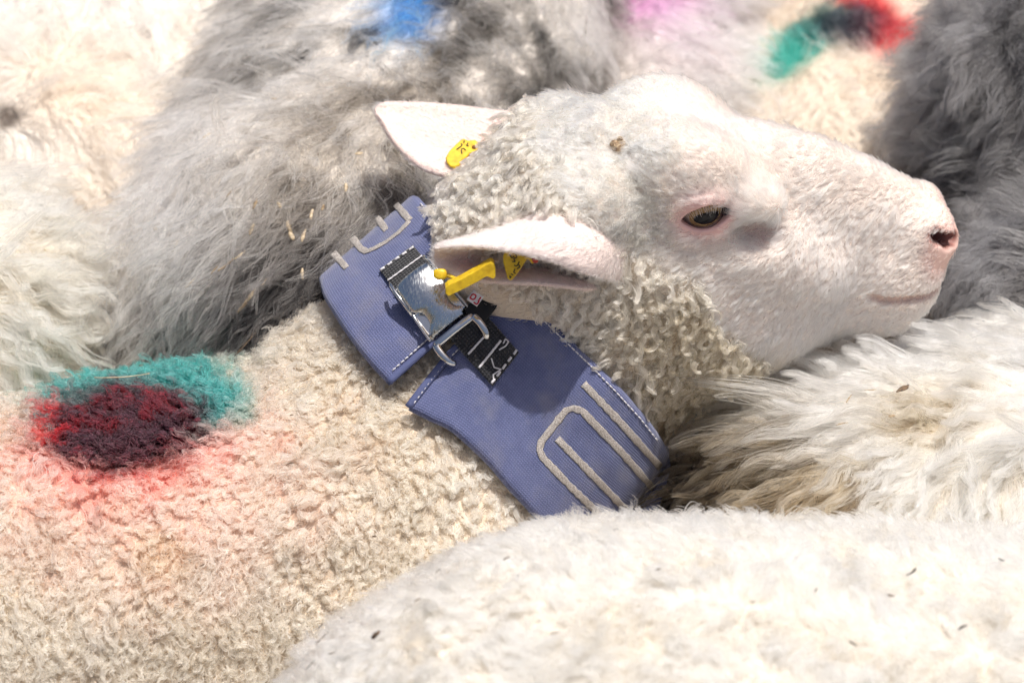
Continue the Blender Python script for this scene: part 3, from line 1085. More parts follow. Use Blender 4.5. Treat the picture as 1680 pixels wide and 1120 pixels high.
def stitches(lay, pts, lift, step, dash, r, seed=0):
    q = fine(lay, pts, 2); cum = np.concatenate([[0], np.cumsum(np.linalg.norm(np.diff(q, axis=0), axis=1))])
    parts = []; s = 0
    while s < cum[-1] - 1:
        dd = np.linspace(s, min(s + dash, cum[-1]), 4)
        xs = np.interp(dd, cum, q[:, 0]); ys = np.interp(dd, cum, q[:, 1])
        P = np.array([lay.at(x, y, lift + (1.0 if k in (1, 2) else -0.6))[0] for k, (x, y) in enumerate(zip(xs, ys))])
        parts.append(tube(P, r, 5)); s += step * (0.9 + 0.2 * rng.random())
    return join(parts)


for lay, pts in ((lay_u, [(644, 608), (700, 558), (752, 512), (792, 466)]), (lay_u, [(690, 334), (722, 366), (755, 402), (786, 440)]),
                 (lay_l, [(679, 662), (704, 628), (735, 590), (790, 535), (838, 476), (846, 472)]),
                 (lay_l, [(845, 474), (872, 506), (915, 548), (965, 596), (1010, 642), (1050, 686), (1078, 722)])):
    V_, F_ = stitches(lay, pts, .8, 9.0, 6.6, 1.15)
    tag(mesh_obj('stitching', V_, F_, M_THREAD, COLLAR), kind='stuff')
# bound edge of the lower panel's end
for lay, pts in ((lay_l, [(669, 668), (700, 628), (735, 584), (790, 522), (836, 464)]), (lay_u, [(637, 626), (700, 570), (752, 522), (802, 466)])):
    q = fine(lay, pts, 8); r = [lay.at(x, y, -2.0) for x, y in q]
    V_, F_ = tube(np.array([a for a, _ in r]), 6.5, 10, flat=.8, up=np.array([b for _, b in r]))
    mesh_obj('hem', V_, F_, M_CLOTH_D, COLLAR)

# ---- buckle and webbing, in the plane of the strap
P0 = np.array([711.0, 498.0])
BC, bn = lay_u.at(P0[0], P0[1], 0.0)
bn = unit(bn * 1.0 + np.array([0.0, 0.0, 1.0]))
BC = BC + bn * 14


def on_plane(x, y):
    o = C(x, y, 0); d = C(x, y, -1000) - o
    return o + d * (((BC - o) @ bn) / (d @ bn))


bd = (on_plane(*(P0 + 50 * np.array([.62, .785]))) - BC) / 50; bw = (on_plane(*(P0 + 50 * np.array([.73, -.68]))) - BC) / 50


def bk(a, b, h=0.0):
    """a along the strap, b across it, h off the neck"""
    return BC + bd * a + bw * b + bn * h


def strap(lay, q0, q1, lifts, name='webbing'):
    """webbing sewn on a panel: q0, q1 are its two ends (each a pair of image points)"""
    n, m = 26, 12
    g = np.zeros((n, m, 3))
    for i, t in enumerate(np.linspace(0, 1, n)):
        lf = np.interp(t, np.linspace(0, 1, len(lifts)), lifts)
        for j, v in enumerate(np.linspace(0, 1, m)):
            e0 = np.array(q0[0]) * (1 - v) + np.array(q0[1]) * v; e1 = np.array(q1[0]) * (1 - v) + np.array(q1[1]) * v
            x, y = e0 * (1 - t) + e1 * t
            g[i, j] = lay.at(x, y, 0)[0] + bn * lf
    for _ in range(3):
        g[1:-1] = (g[:-2] + 2 * g[1:-1] + g[2:]) / 4
    V_, F_, uv_ = sheet(g, 6.0, pillow=2.0)
    L_ = np.linalg.norm(np.diff(g[:, 6], axis=0), axis=1).sum()
    return mesh_obj(name, V_, F_, M_WEB, COLLAR, uv=uv_ * np.array([L_, 68]) / 2.6), g


st1, gs1 = strap(lay_u, ((622, 443), (678, 403)), ((672, 510), (728, 462)), (8, 9, 11, 18))
st2, gs2 = strap(lay_l, ((735, 553), (789, 507)), ((810, 635), (853, 580)), (14, 13, 10, 9))


def thread_on(g, i0, i1, j0, j1, dash=False, r=1.5):
    """line of sewing across a webbing grid"""
    nn = 24
    P = []
    for t in np.linspace(0, 1, nn):
        u, v = i0 + (i1 - i0) * t, j0 + (j1 - j0) * t
        a = min(int(u), g.shape[0] - 2); b = min(int(v), g.shape[1] - 2); fu, fv = u - a, v - b
        p = (g[a, b] * (1 - fu) + g[a + 1, b] * fu) * (1 - fv) + (g[a, b + 1] * (1 - fu) + g[a + 1, b + 1] * fu) * fv
        P.append(p + bn * (1.4 + .8 * math.sin(t * 40)))
    P = np.array(P)
    if not dash: return [tube(P, r, 6)]
    return [tube(P[k:k + 4], r, 6) for k in range(0, nn - 3, 5)]


thr = thread_on(gs1, 1.2, 1.5, 0.2, 10.8, True, 2.0) + thread_on(gs1, 7.5, 8.0, 0.1, 11, False, 1.5) + thread_on(gs1, 14.0, 14.4, 0.1, 11, False, 1.5)
V_, F_ = join(thr); tag(mesh_obj('stitching', V_, F_, M_THREAD, COLLAR), kind='stuff')
thr = thread_on(gs2, 10.5, 10.0, .8, 8.5, False, 1.7) + thread_on(gs2, 16.8, 16.0, .5, 9.5, False, 1.9) + thread_on(gs2, 24.0, 23.6, 0.2, 11, True, 2.0)
loop = [(17.5, 9.5), (17.0, 10.6), (18.6, 10.8), (19.0, 9.6), (18.0, 7.5)]
for a, b in zip(loop[:-1], loop[1:]): thr += thread_on(gs2, a[0], b[0], a[1], b[1], False, 1.2)
for a, b in (((18.0, 4.5), (21.0, 3.5)), ((21.0, 3.5), (23.5, 4.5)), ((23.5, 4.5), (22.5, 2.0)), ((22.5, 2.0), (24.2, 1.0))):
    thr += thread_on(gs2, a[0], b[0], a[1], b[1], False, 1.2)
V_, F_ = join(thr); tag(mesh_obj('stitching', V_, F_, M_THREAD, COLLAR), kind='stuff')


# the metal body: an arched plate with a slot for the webbing and a scallop on each side
def plate():
    nu, nv = 48, 30
    g = np.zeros((nu, nv, 3))
    for i, a in enumerate(np.linspace(-54, 48, nu)):
        t = (a + 54) / 102
        hw = 36 + 7 * t
        hw -= 15 * math.exp(-((a - 18) / 15.0) ** 4)               # scallops
        if t < .12: hw -= 4 * (1 - t / .12) ** 2
        for j, b in enumerate(np.linspace(-1, 1, nv)):
            h = 24 - 9 * b * b - 13 * (2 * t - .75) ** 2 - 5 * max(0, .10 - t) / .10
            g[i, j] = bk(a, b * hw, h)
    V_, F_, uv_ = sheet(g, 7, pillow=3)
    return V_, F_


BUCKLE = plate()
buckle = mesh_obj('buckle', *BUCKLE, M_STEEL2, COLLAR)


def rect_ring(a0, a1, b0, b1, rr, r, h, corner=5, wa=None):
    P = []
    for cx, cy, s0 in ((a1 - rr, b1 - rr, 0), (a0 + rr, b1 - rr, 90), (a0 + rr, b0 + rr, 180), (a1 - rr, b0 + rr, 270)):
        for k in range(corner + 1):
            an = math.radians(s0 + 90 * k / corner)
            P.append(bk(cx + rr * math.cos(an), cy + rr * math.sin(an), h))
    return tube(np.array(P), r, 8, closed=True, up=bn)


# rims at the body end that hold the webbing
ck = [tube(np.array([bk(-64, sg * 36, -4), bk(-56, sg * 38, 2), bk(-44, sg * 39, 7), bk(-26, sg * 39, 8), bk(0, sg * 40, 7)]), [2.5, 3.2, 3.6, 3.6, 3], 8, up=bn) for sg in (-1, 1)]
mesh_obj('side_rim', *join(ck), M_STEEL, buckle)
# prongs seen in the scallops
for sg in (-1, 1):
    P = [bk(-2, sg * 38, 8), bk(8, sg * 40, 9), bk(22, sg * 41, 8), bk(36, sg * 42, 7), bk(47, sg * 42, 6)]
    V1 = tube(spline(P, 16), 2.6, 8, up=bn)
    g = np.array([[bk(a, sg * b, 4) for b in np.linspace(20, 40, 6)] for a in np.linspace(0, 40, 10)])
    V2, F2, _ = sheet(g, 4)
    mesh_obj('prong', *join([V1, (V2, F2.tolist())]), M_STEEL, buckle)
# male frame: a front bar and two horns the second webbing passes between
fr = []
g = np.array([[bk(a, b, 14 - 5 * ((a - 57) / 8) ** 2 - 4 * (b / 44) ** 2) for b in np.linspace(-43, 43, 20)] for a in np.linspace(50, 65, 10)])
V1, F1, _ = sheet(g, 12, pillow=3)
fr.append((V1, F1.tolist()))
for sg in (-1, 1):
    fr.append(tube(spline(np.array([bk(58, sg * 39, 8), bk(70, sg * 41, 9), bk(82, sg * 40, 7), bk(91, sg * 37, 3), bk(95, sg * 32, -2)]), 14), np.linspace(7.5, 5, 14), 10, flat=.6, up=bn))
mesh_obj('buckle_frame', *join(fr), M_STEEL, COLLAR)
# maker's label: white tab with red letters on a black loop behind the buckle
M_BLACK = mat('black_cloth', (.012, .012, .013), .8); add_bump(M_BLACK, 1500, .4, .0004)
M_WHITE = mat('white_label_cloth', (.80, .79, .80), .7)
M_RED = mat('red_print', (.55, .02, .05), .7)
lw, ln = lay_u.at(786, 486, 0)
ln = unit(ln + np.array([0, 0, .6]))
lx = unit(np.array([.56, .83, 0]) - ln * (np.array([.56, .83, 0]) @ ln)); ly = np.cross(ln, lx)
ly = ly if ly[0] < 0 else -ly
lw = C(786, 486, lw[2] + 16)


def lab(a, b, h):
    return lw + lx * a + ly * b + ln * h


g = np.array([[lab(a, b, 4 + 3 * math.sin((a + 40) / 20)) for b in np.linspace(-34, 4, 10)] for a in np.linspace(-34, 52, 18)])
V1, F1, uv1 = sheet(g, 5)
loop_o = mesh_obj('label_loop', V1, F1, M_BLACK, COLLAR, uv=uv1)
g = np.array([[lab(a, b, 9 + 3 * math.sin((a + 40) / 20)) for b in np.linspace(-9, 11, 8)] for a in np.linspace(-17, 17, 10)])
V1, F1, _ = sheet(g, 2)
label_o = mesh_obj('label', V1, F1, M_WHITE, loop_o)
V_, F_ = tube(np.array([lab(22, -26, 8), lab(36, -24, 9), lab(46, -26, 8)]), 2.2, 6); mesh_obj('bar_tack', V_, F_, M_THREAD, loop_o)


def strokes(fn, lines, r, h):
    """painted line lettering as thin raised strokes; lines in local (a, b)"""
    out = []
    for ln_ in lines:
        P = np.array([fn(a, b, h) for a, b in ln_])
        if len(P) > 2: P = spline(P, len(P) * 3)
        out.append(tube(P, r, 5, flat=.35, up=ln))
    return join(out)


# letters "L" and "D" as seen on the tab
V_, F_ = strokes(lab, [[(-14, -1), (-14, -7), (-7, -7)], [(-1, -6), (-9, -6)], [(-4, 8), (-12, 8)], [(-4, 8), (-3, 3), (-6, 1), (-11, 2), (-12, 8)]], 1.3, 12.2)
mesh_obj('lettering', V_, F_, M_RED, label_o)

# ------------------------------------------------------------------ eyes, lashes, horn bud
M_SCLERA = mat('eye_white', (.50, .44, .38), .12); M_SCLERA.node_tree.nodes['Principled BSDF'].inputs['Coat Weight'].default_value = .45
M_IRIS = mat('amber_iris', (.40, .28, .13), .15); mix_noise(M_IRIS, 900, (.20, .12, .045), (.46, .32, .15), coord='Object')
M_IRIS.node_tree.nodes['Principled BSDF'].inputs['Coat Weight'].default_value = .45
M_PUPIL = mat('dark_pupil', (.006, .007, .010), .10, spec=.22)
M_DARKLID = mat('dark_eyelid_corner', (.045, .04, .048), .35)
M_RIM = mat('moist_lid_rim', (.16, .075, .06), .3)


def eye_axes(sg):
    f = lambda v: HF * v[0] + HU * v[1] + sg * HL * v[2]
    return f(EX), f(EYV), f(EZ)


def cap(c, X, Y, Z, r, rx, ry, n=28, m=8):
    V = [c + Z * r]; F = []
    for i in range(1, m + 1):
        for k in range(n):
            a = 2 * math.pi * k / n; x, y = rx * i / m * math.cos(a), ry * i / m * math.sin(a)
            V.append(c + X * x + Y * y + Z * math.sqrt(max(r * r - x * x - y * y, 0)))
    for k in range(n): F.append((0, 1 + k, 1 + (k + 1) % n))
    for i in range(m - 1):
        for k in range(n):
            a, b = 1 + i * n + k, 1 + i * n + (k + 1) % n
            F.append((a, a + n, b + n, b))
    return np.array(V), F


def globe(c, r, n=32, m=18):
    V, F = [], []
    for i in range(m + 1):
        t = math.pi * i / m
        for k in range(n):
            a = 2 * math.pi * k / n
            V.append(c + r * np.array([math.sin(t) * math.cos(a), math.sin(t) * math.sin(a), math.cos(t)]))
    for i in range(m):
        for k in range(n):
            F.append((i * n + k, (i + 1) * n + k, (i + 1) * n + (k + 1) % n, i * n + (k + 1) % n))
    return np.array(V), F


def curves_obj(name, parent, paths, r0, r1, col, material):
    K = len(paths[0]); n = len(paths)
    cu = bpy.data.hair_curves.new(name); cu.add_curves([K] * n)
    cu.attributes['position'].data.foreach_set('vector', to_world(np.array(paths).reshape(-1, 3)).astype(np.float32).ravel())
    ra = cu.attributes.get('radius') or cu.attributes.new('radius', 'FLOAT', 'POINT')
    ra.data.foreach_set('value', np.tile(np.linspace(r0, r1, K) * S, n).astype(np.float32))
    ta = cu.attributes.new('tint', 'FLOAT_COLOR', 'CURVE')
    c = np.concatenate([np.broadcast_to(col, (n, 3)), np.ones((n, 1))], 1)
    ta.data.foreach_set('color', c.astype(np.float32).ravel()); cu.materials.append(material)
    return link(bpy.data.objects.new(name, cu), parent)


for sg in (-1, 1):
    X, Y, Z = eye_axes(sg); c = hd(EYE[0], EYE[1], sg * EYE_L)
    e = mesh_obj('eye', *globe(c, EYE_R), M_SCLERA, MAIN)
    look = unit(Z + X * .02 - Y * .12)
    X2 = unit(X - look * (X @ look)); Y2 = unit(Y - look * (Y @ look))
    mesh_obj('iris', *cap(c, X2, Y2, look, EYE_R + .5, 27, 25), M_IRIS, e)
    mesh_obj('pupil', *cap(c, X2, Y2, look, EYE_R + .9, 22, 11.5), M_PUPIL, e)
    # dark inner corner of the eye
    V_, F_ = globe(np.zeros(3), 1.0, 16, 10)
    cc = c + X * 35 + Y * 1 + Z * 21
    mesh_obj('eyelid_corner', cc + (V_[:, :1] * X * 9 + V_[:, 1:2] * Y * 14 + V_[:, 2:] * Z * 9), F_, M_DARKLID, MAIN)
    # moist rim along the lower lid
    P = []
    for x in np.linspace(-41, 40, 26):
        y = 29 - math.sqrt(52 ** 2 - x * x)
        P.append(c + X * x + Y * (y - .5) + Z * math.sqrt(max((EYE_R + 4.0) ** 2 - x * x - y * y, 60)))
    mesh_obj('eyelid_rim', *tube(np.array(P), 1.5, 6), M_RIM, MAIN)
    la = []
    for x in np.linspace(-36, 34, 30):
        x = x + rng.normal(0, 1.2); y = -29 + math.sqrt(52 ** 2 - x * x) + rng.normal(0, .8)
        p = c + X * x + Y * y + Z * (4 + math.sqrt(max((EYE_R + 5) ** 2 - x * x - y * y, 40)))
        L_ = rng.uniform(13, 22); s_ = np.linspace(0, 1, 7)[:, None]
        d0 = unit(Z * 1.0 + Y * .25 - X * (.10 + .006 * x)); d1 = unit(-Y * .85 + Z * .55 - X * (.1 + .012 * x) + rng.normal(0, .09, 3))
        la.append(p + L_ * (d0 * (s_ - .62 * s_ ** 2) + d1 * (.75 * s_ ** 2)))
    curves_obj('eyelashes', MAIN, la, .7, .2, (.93, .92, .91), M_HAIR)

M_HORN = mat('horn_scab', (.34, .22, .12), .75); mix_noise(M_HORN, 700, (.20, .11, .05), (.52, .40, .26)); add_bump(M_HORN, 900, .9, .002)
hb = cast(head_full, 1015, 243); V_, F_ = globe(np.zeros(3), 1.0, 18, 12)
parts = []
for dx, dy, r in ((0, 0, 11), (-7, 6, 7), (6, 7, 6), (2, 13, 5), (-4, -6, 6)):
    VV = V_ * r * (1 + .18 * noise(V_ * 10 + dx, 6, 3)[:, None]) * np.array([1, 1, .6])
    parts.append((VV + hb + np.array([dx, dy, 3.0]), F_))
mesh_obj('horn_bud', *join(parts), M_HORN, MAIN)
# dark freckle on the outside of the near ear and under the eye
M_FLECK = mat('dark_dirt', (.035, .028, .022), .9)
NEAR_BVH = BVHTree.FromPolygons([tuple(v) for v in ears[0][1]], [tuple(int(i) for i in f) for f in ears[0][2]])
FAR_BVH = BVHTree.FromPolygons([tuple(v) for v in ears[1][1]], [tuple(int(i) for i in f) for f in ears[1][2]])


def ray(bvh, x, y, w0=900):
    o = C(x, y, w0); d = C(x, y, w0 - 1000) - o
    h = bvh.ray_cast(Vector(o), Vector(d).normalized(), 6000)
    if h[0] is None: return None, None
    n = np.array(h[1]); n = n if n[2] > 0 else -n
    return np.array(h[0]), n


# ------------------------------------------------------------------ ear tags
M_YEL = mat('yellow_tag_plastic', (.66, .43, .012), .42, spec=.4); mix_noise(M_YEL, 260, (.52, .31, .01), (.72, .49, .02), .3, .6); add_bump(M_YEL, 500, .25, .0006)
M_INK = mat('black_print', (.02, .018, .012), .7)
M_REDPL = mat('red_stud_plastic', (.40, .03, .02), .4)


def flat_frame(c, n, xdir):
    n = unit(n); x = unit(np.asarray(xdir, float) - n * (np.asarray(xdir, float) @ n)); y = np.cross(n, x)
    return lambda a, b, h=0.0: c + x * a + y * b + n * h, n


def plate_px(pts, c, n, thick, bev=2.0):
    """flat plate whose outline passes through image points, on the plane through c with normal n"""
    out = []
    for x, y in pts:
        o = C(x, y, 0); d = C(x, y, -1000) - o
        t = ((c - o) @ n) / (d @ n); out.append(o + d * t)
    return extrude(np.array(out), n, thick, bev), np.array(out)


def ink(lines, c, n, r=1.1, h=.8):
    parts = []
    for ln_ in lines:
        P = []
        for x, y in ln_:
            o = C(x, y, 0); d = C(x, y, -1000) - o
            P.append(o + d * (((c - o) @ n) / (d @ n)) + n * h)
        P = np.array(P)
        if len(P) > 2: P = spline(P, len(P) * 4)
        parts.append(tube(P, r, 5, flat=.3, up=n))
    return join(parts)


# far ear: flat tag half sunk in the wool
fc, fn = ray(FAR_BVH, 756, 246)
fn = unit(fn + np.array([0, .25, .6])); fc = fc + fn * 14
TAG1 = empty('ear_tag', fc); tag(TAG1, 'flat pale yellow ear tag on the ear farther from the camera', 'ear tag', 'yellow ear tags')
(V_, F_), _ = plate_px([(731, 258), (737, 247), (748, 236), (757, 228), (762, 227), (767, 230), (779, 229), (787, 234), (789, 241), (786, 248), (779, 251), (771, 251), (764, 258), (757, 263), (754, 270), (745, 274), (738, 272), (733, 266)], fc, fn, 4)
tp = mesh_obj('plate', V_, F_, M_YEL, TAG1, smooth_shade=False)
V_, F_ = ink([[(756, 236), (758, 239), (749, 246)], [(764, 247), (760, 244), (757, 246), (758, 253)], [(762, 231), (761, 235)], [(768, 235), (766, 239), (769, 240)]], fc, fn, 1.0)
mesh_obj('lettering', V_, F_, M_INK, tp)
o_ = C(779, 246, fc[2]); o_ = fc + (o_ - fc) - fn * ((o_ - fc) @ fn)
V_, F_ = globe(np.zeros(3), 1, 14, 8); mesh_obj('stud', o_ + V_ * np.array([4.5, 4, 2.5]) + fn * 1.0, F_, mat('brown_stud', (.22, .10, .02), .5), TAG1)

# near ear: triangular flag with lettering hanging inside the cup
nc = C(846, 438, 272); nn_ = unit(np.array([.12, -.10, 1.0]))
TAG2 = empty('ear_tag', nc); tag(TAG2, 'three-cornered yellow ear tag with black letters hanging from the nearer ear', 'ear tag', 'yellow ear tags')
(V_, F_), _ = plate_px([(828, 414), (834, 411), (850, 410), (862, 414), (867, 419), (866, 424), (858, 436), (849, 449), (842, 458), (837, 460), (833, 457), (830, 445), (826, 430), (826, 421)], nc, nn_, 5)
tp = mesh_obj('plate', V_, F_, M_YEL, TAG2, smooth_shade=False)
# L S L 7 5, running down to the left
V_, F_ = ink([[(836, 417), (840, 423), (843, 420)], [(846, 417), (848, 422), (843, 424), (845, 429), (840, 429)],
              [(852, 429), (848, 436), (843, 435)], [(851, 434), (853, 438), (848, 441)], [(845, 441), (843, 446), (846, 449)],
              [(838, 449), (842, 451)], [(839, 453), (837, 456), (836, 452)]], nc, nn_, .95)
mesh_obj('lettering', V_, F_, M_INK, tp)
P = np.array([C(864, 420, 270), C(871, 424, 270), C(876, 430, 268)]); mesh_obj('stem', *tube(P, [4, 3.5, 4], 8), M_YEL, TAG2)
V_, F_ = globe(np.zeros(3), 1, 14, 8); mesh_obj('stud', C(878, 426, 272) + V_ * 5.5, F_, M_REDPL, TAG2)

# near ear: long narrow tag seen from its edge, with its stud at the other side of the ear
bc = C(772, 462, 268)
TAG3 = empty('ear_tag', bc); tag(TAG3, 'long narrow yellow ear tag seen edge on across the nearer ear and over the buckle', 'ear tag', 'yellow ear tags')
bn3 = unit(np.array([.05, -.35, .95]))
(V_, F_), _ = plate_px([(731, 472), (735, 468), (757, 458), (782, 444), (798, 434), (806, 430), (811, 433), (813, 440), (813, 455), (810, 457), (802, 453), (797, 454), (785, 462), (765, 472), (748, 480), (735, 486), (731, 482)], bc, bn3, 22, 1.6)
mesh_obj('plate', V_, F_, M_YEL, TAG3, smooth_shade=False)
sc_ = C(722, 450, 224); V_, F_ = globe(np.zeros(3), 1, 20, 12)
k_ = np.abs(V_).max(1, keepdims=True); V_ = V_ / (k_ ** .55)
mesh_obj('stud', sc_ + V_ * np.array([11, 9, 9]), F_, M_YEL, TAG3)
mesh_obj('pin', *tube(np.array([sc_, C(735, 452, 214), C(752, 460, 244), bc + np.array([-10, 0, -20])]), 3.5, 8), M_YEL, TAG3)

# ------------------------------------------------------------------ the rest of the flock
col3 = lambda *c: np.array(c, np.float32)


def two_tone(ca, cb, scale, seed, patches=(), lo=.25, hi=.75):
    ca, cb = col3(*ca), col3(*cb)

    def f(P, n, q):
        c = mixc(np.broadcast_to(ca, P.shape), cb, smooth(lo, hi, .5 + .5 * fbm(P, scale, seed, 3)))
        for (x, y, rx, ry, ang, soft, cc, st) in patches:
            c = mixc(c, cc, blob(q, x, y, rx, ry, ang, soft, P, .35, seed + 7, 40) * st * (P[:, 2] > -5000))
        return c
    return f


def combined(*dirs):
    return comb_dir(np.sum(dirs, axis=0))


LEFT = np.array([-1.0, 0, 0]); RIGHT = -LEFT

# foreground: short dense creamy fleece
cF = two_tone((.76, .695, .605), (.69, .615, .515), 42, 101, [(900, 1010, 300, 90, 0, .8, (.62, .54, .43), .22)])
FORE, FORE_G = make_sheep('cream sheep with short dense fleece filling the foreground, flecked with dirt', C(980, 1350, 430), 448, C(2500, 1385, 330), 440, cF, h=12,
                          seed=5, lumps=10, extra=[(C(790, 1440, 470), C(1200, 1390, 440), 395, 425, 120)])
# right: long white wool
cR = two_tone((.82, .75, .655), (.72, .63, .51), 90, 111,
              [(1235, 805, 175, 120, -40, .6, (.055, .038, .018), .95), (1370, 815, 90, 46, -35, .6, (.28, .19, .095), .8), (1130, 840, 80, 90, 0, .6, (.06, .045, .026), .85),
               (1540, 680, 75, 48, -20, .7, (.38, .29, .19), .75)])
RIGHTS, RIGHT_G = make_sheep('white sheep with long wavy wool and dirty rump, under the chin of the collared sheep', C(1445, 945, -70), 340, C(2550, 690, -560), 365, cR, seed=15, lumps=12)
# grey sheep behind the neck
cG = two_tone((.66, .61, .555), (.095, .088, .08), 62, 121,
              [(440, 495, 235, 125, -12, .5, (.018, .017, .018), .96), (480, 420, 120, 70, -30, .7, (.11, .10, .095), .6), (235, 340, 140, 210, 20, .7, (.70, .65, .60), .75),  # first patch: near-black wool, with shade under the rump painted into its tint
               (560, 230, 190, 90, -25, .8, (.33, .28, .225), .5), (674, 14, 50, 46, -60, .7, (.03, .18, .46), .92), (230, 520, 100, 60, 0, .8, (.30, .28, .27), .5)], .36, .70)
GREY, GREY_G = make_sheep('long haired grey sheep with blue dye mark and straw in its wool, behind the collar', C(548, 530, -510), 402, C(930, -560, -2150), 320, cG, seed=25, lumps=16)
# left: white wavy
cL = two_tone((.78, .70, .58), (.62, .52, .39), 100, 131)
LEFTS, LEFT_G = make_sheep('white sheep with wavy wool at the left edge, below a cream one', C(-150, 575, -420), 345, C(-1500, 300, -700), 350, cL, seed=35, lumps=14)
# top left: cream, out of focus
cT = two_tone((.74, .69, .63), (.66, .57, .48), 190, 141, [(110, 130, 120, 80, 0, .8, (.70, .53, .38), .5), (12, 190, 22, 18, 0, .5, (.08, .06, .05), .9)])
TOPL, TOPL_G = make_sheep('cream sheep with tousled beige wool behind the two at the left', C(140, 325, -980), 345, C(330, -500, -2150), 345, cT, seed=45, lumps=16)
# behind the head: pale grey with a pink mark
cP = two_tone((.60, .54, .49), (.26, .24, .225), 130, 151, [(1065, -5, 70, 46, 0, .7, (.50, .16, .42), .8), (1150, 60, 100, 60, 0, .8, (.66, .56, .58), .5)])
PINKS, PINK_G = make_sheep('pale grey shaggy sheep with a pink dye mark behind the white head', C(1062, 280, -1010), 215, C(1150, -560, -2300), 235, cP, seed=55, lumps=14)
# behind the nose: shorn cream with a green and red mark
cM = two_tone((.67, .575, .475), (.59, .475, .365), 150, 161,
              [(1318, 72, 92, 34, -38, .5, (.01, .24, .19), .95), (1475, 60, 74, 40, 25, .5, (.60, .02, .03), .95), (1420, 6, 60, 24, 20, .5, (.55, .02, .03), .9), (1393, 44, 78, 36, 0, .5, (.02, .02, .03), .95)])
MARKS, MARK_G = make_sheep('short fleeced cream sheep with a green, black and red mark beyond the white head', C(1370, 395, -1130), 335, C(1440, -380, -2280), 340, cM, seed=65, lumps=8)
# right edge: dark grey
cD = two_tone((.20, .19, .185), (.085, .082, .083), 110, 171, [(1560, 290, 90, 40, 10, .6, (.04, .04, .045), .8), (1620, 420, 60, 90, 30, .7, (.26, .255, .26), .5)])
DARK, DARK_G = make_sheep('dark grey woolly sheep at the right edge beside the white nose', C(1800, 215, -700), 350, C(2300, -420, -1900), 360, cD, seed=75, lumps=18,
                          extra=[(C(1745, 470, -420), C(1980, 560, -500), 185, 230, 30)])
# farther sheep seen only as blurred backs along the top edge
cX = two_tone((.76, .68, .58), (.70, .58, .46), 150, 181)
make_sheep('beige sheep barely seen in the far top left corner', C(-330, -40, -1500), 330, C(-300, -700, -2500), 330, cX, seed=85)
cY = two_tone((.16, .155, .16), (.09, .09, .095), 120, 191)
FARD, FARD_G = make_sheep('dark sheep glimpsed between the backs at the top edge, left of the blue mark', C(470, -120, -1850), 215, C(560, -900, -2800), 230, cY, seed=95)
FARD2, FARD2_G = make_sheep('dark sheep glimpsed at the top edge between the pink marked and the red marked sheep', C(1255, -130, -1900), 230, C(1300, -900, -2800), 250, cY, seed=105)
print('sheep heights', [round(height(x), 2) for x in (C(545, 130, -470), C(980, 850, 430), C(1445, 580, -70), C(1370, 60, -1130), C(400, 560, -120))])

# ------------------------------------------------------------------ fleece and hair
hiVF = (hi_V, hi_F); loVF = (lo_V, lo_F)
ckd = KDTree(len(COLLAR_PTS))
for i, v in enumerate(COLLAR_PTS.tolist()): ckd.insert(v, i)
ckd.balance()


def inside_poly(q, poly):
    x, y = q[:, 0], q[:, 1]; r = np.zeros(len(q), bool)
    for (x0, y0), (x1, y1) in zip(poly, poly[1:] + poly[:1]):
        r ^= ((y0 > y) != (y1 > y)) & (x < (x1 - x0) * (y - y0) / ((y1 - y0) or 1e-9) + x0)
    return r


def clear_of_collar(P, n):
    d = np.fromiter((ckd.find(v)[2] for v in P.tolist()), float, len(P))
    q = px_of(P)
    under = (inside_poly(q, UP_L + UP_R[::-1]) | inside_poly(q, LO_L + LO_R[::-1]) | inside_poly(q, [(742, 520), (806, 455), (845, 455), (800, 535)])) & (n[:, 2] > -.3)
    back = P[:, 2] < 10
    return (d > np.where(under, 90, np.where(back, 45, 10)))


up_or = lambda P: np.broadcast_to(ZUP, P.shape)
# body of the collared sheep: tight curls
grow('fleece', MAIN, loVF, 210000, in_view, lambda P, n, q: 22 + 7 * noise(P, 60, 201), comb_dir(DOWN + LEFT * .3, .9, 40, 202), .80, coat_colour, K=8,
     clump_gap=lambda P, n, q: np.clip(12.5 + 3 * smooth(300, 800, q[:, 0]) + 5 * fbm(P, 70, 205), 8, 22), clump=.82, clump_pow=.6, bend=.6, curl=4.2, curl_freq=1.4, frizz=1.9, lock_var=.22, r_root=.55, r_tip=.42, jitter=.30,
     keep=clear_of_collar, clump_jit=.30)
# neck and cheek curls
wool_hi = lambda cen, n: in_view(cen, n) * smooth(.3, .6, wooliness(cen))
grow('fleece', MAIN, hiVF, 95000, wool_hi, lambda P, n, q: 27 + 6 * noise(P, 50, 211), comb_dir(DOWN * .8 - HF * .4, .9, 34, 212), .8,
     lambda P, n, q: coat_colour(P, n, q), K=8, clump_gap=16.0, clump=.88, clump_pow=.65, bend=.6, curl=5.6, curl_freq=1.35, frizz=1.2, lock_var=.3, r_root=.52, r_tip=.42, jitter=.3, keep=clear_of_collar, clump_jit=.4)
# crown: short fuzzy wool between the ears
grow('crown_wool', MAIN, hiVF, 42000, lambda c, n: in_view(c, n) * crown(c) * (1 - .8 * wooliness(c)), 10.0, comb_dir(-HF * .4 + HU * .2, 1.2, 22, 222), .75,
     lambda P, n, q: mixc(np.broadcast_to(col3(.82, .71, .58), P.shape), (.66, .53, .38), .5 + .5 * fbm(P, 40, 223)), K=6, clump_gap=8.0, clump=.4, bend=.6, curl=1.6, curl_freq=.9, frizz=1.6,
     r_root=.40, r_tip=.18, material=M_HAIR)


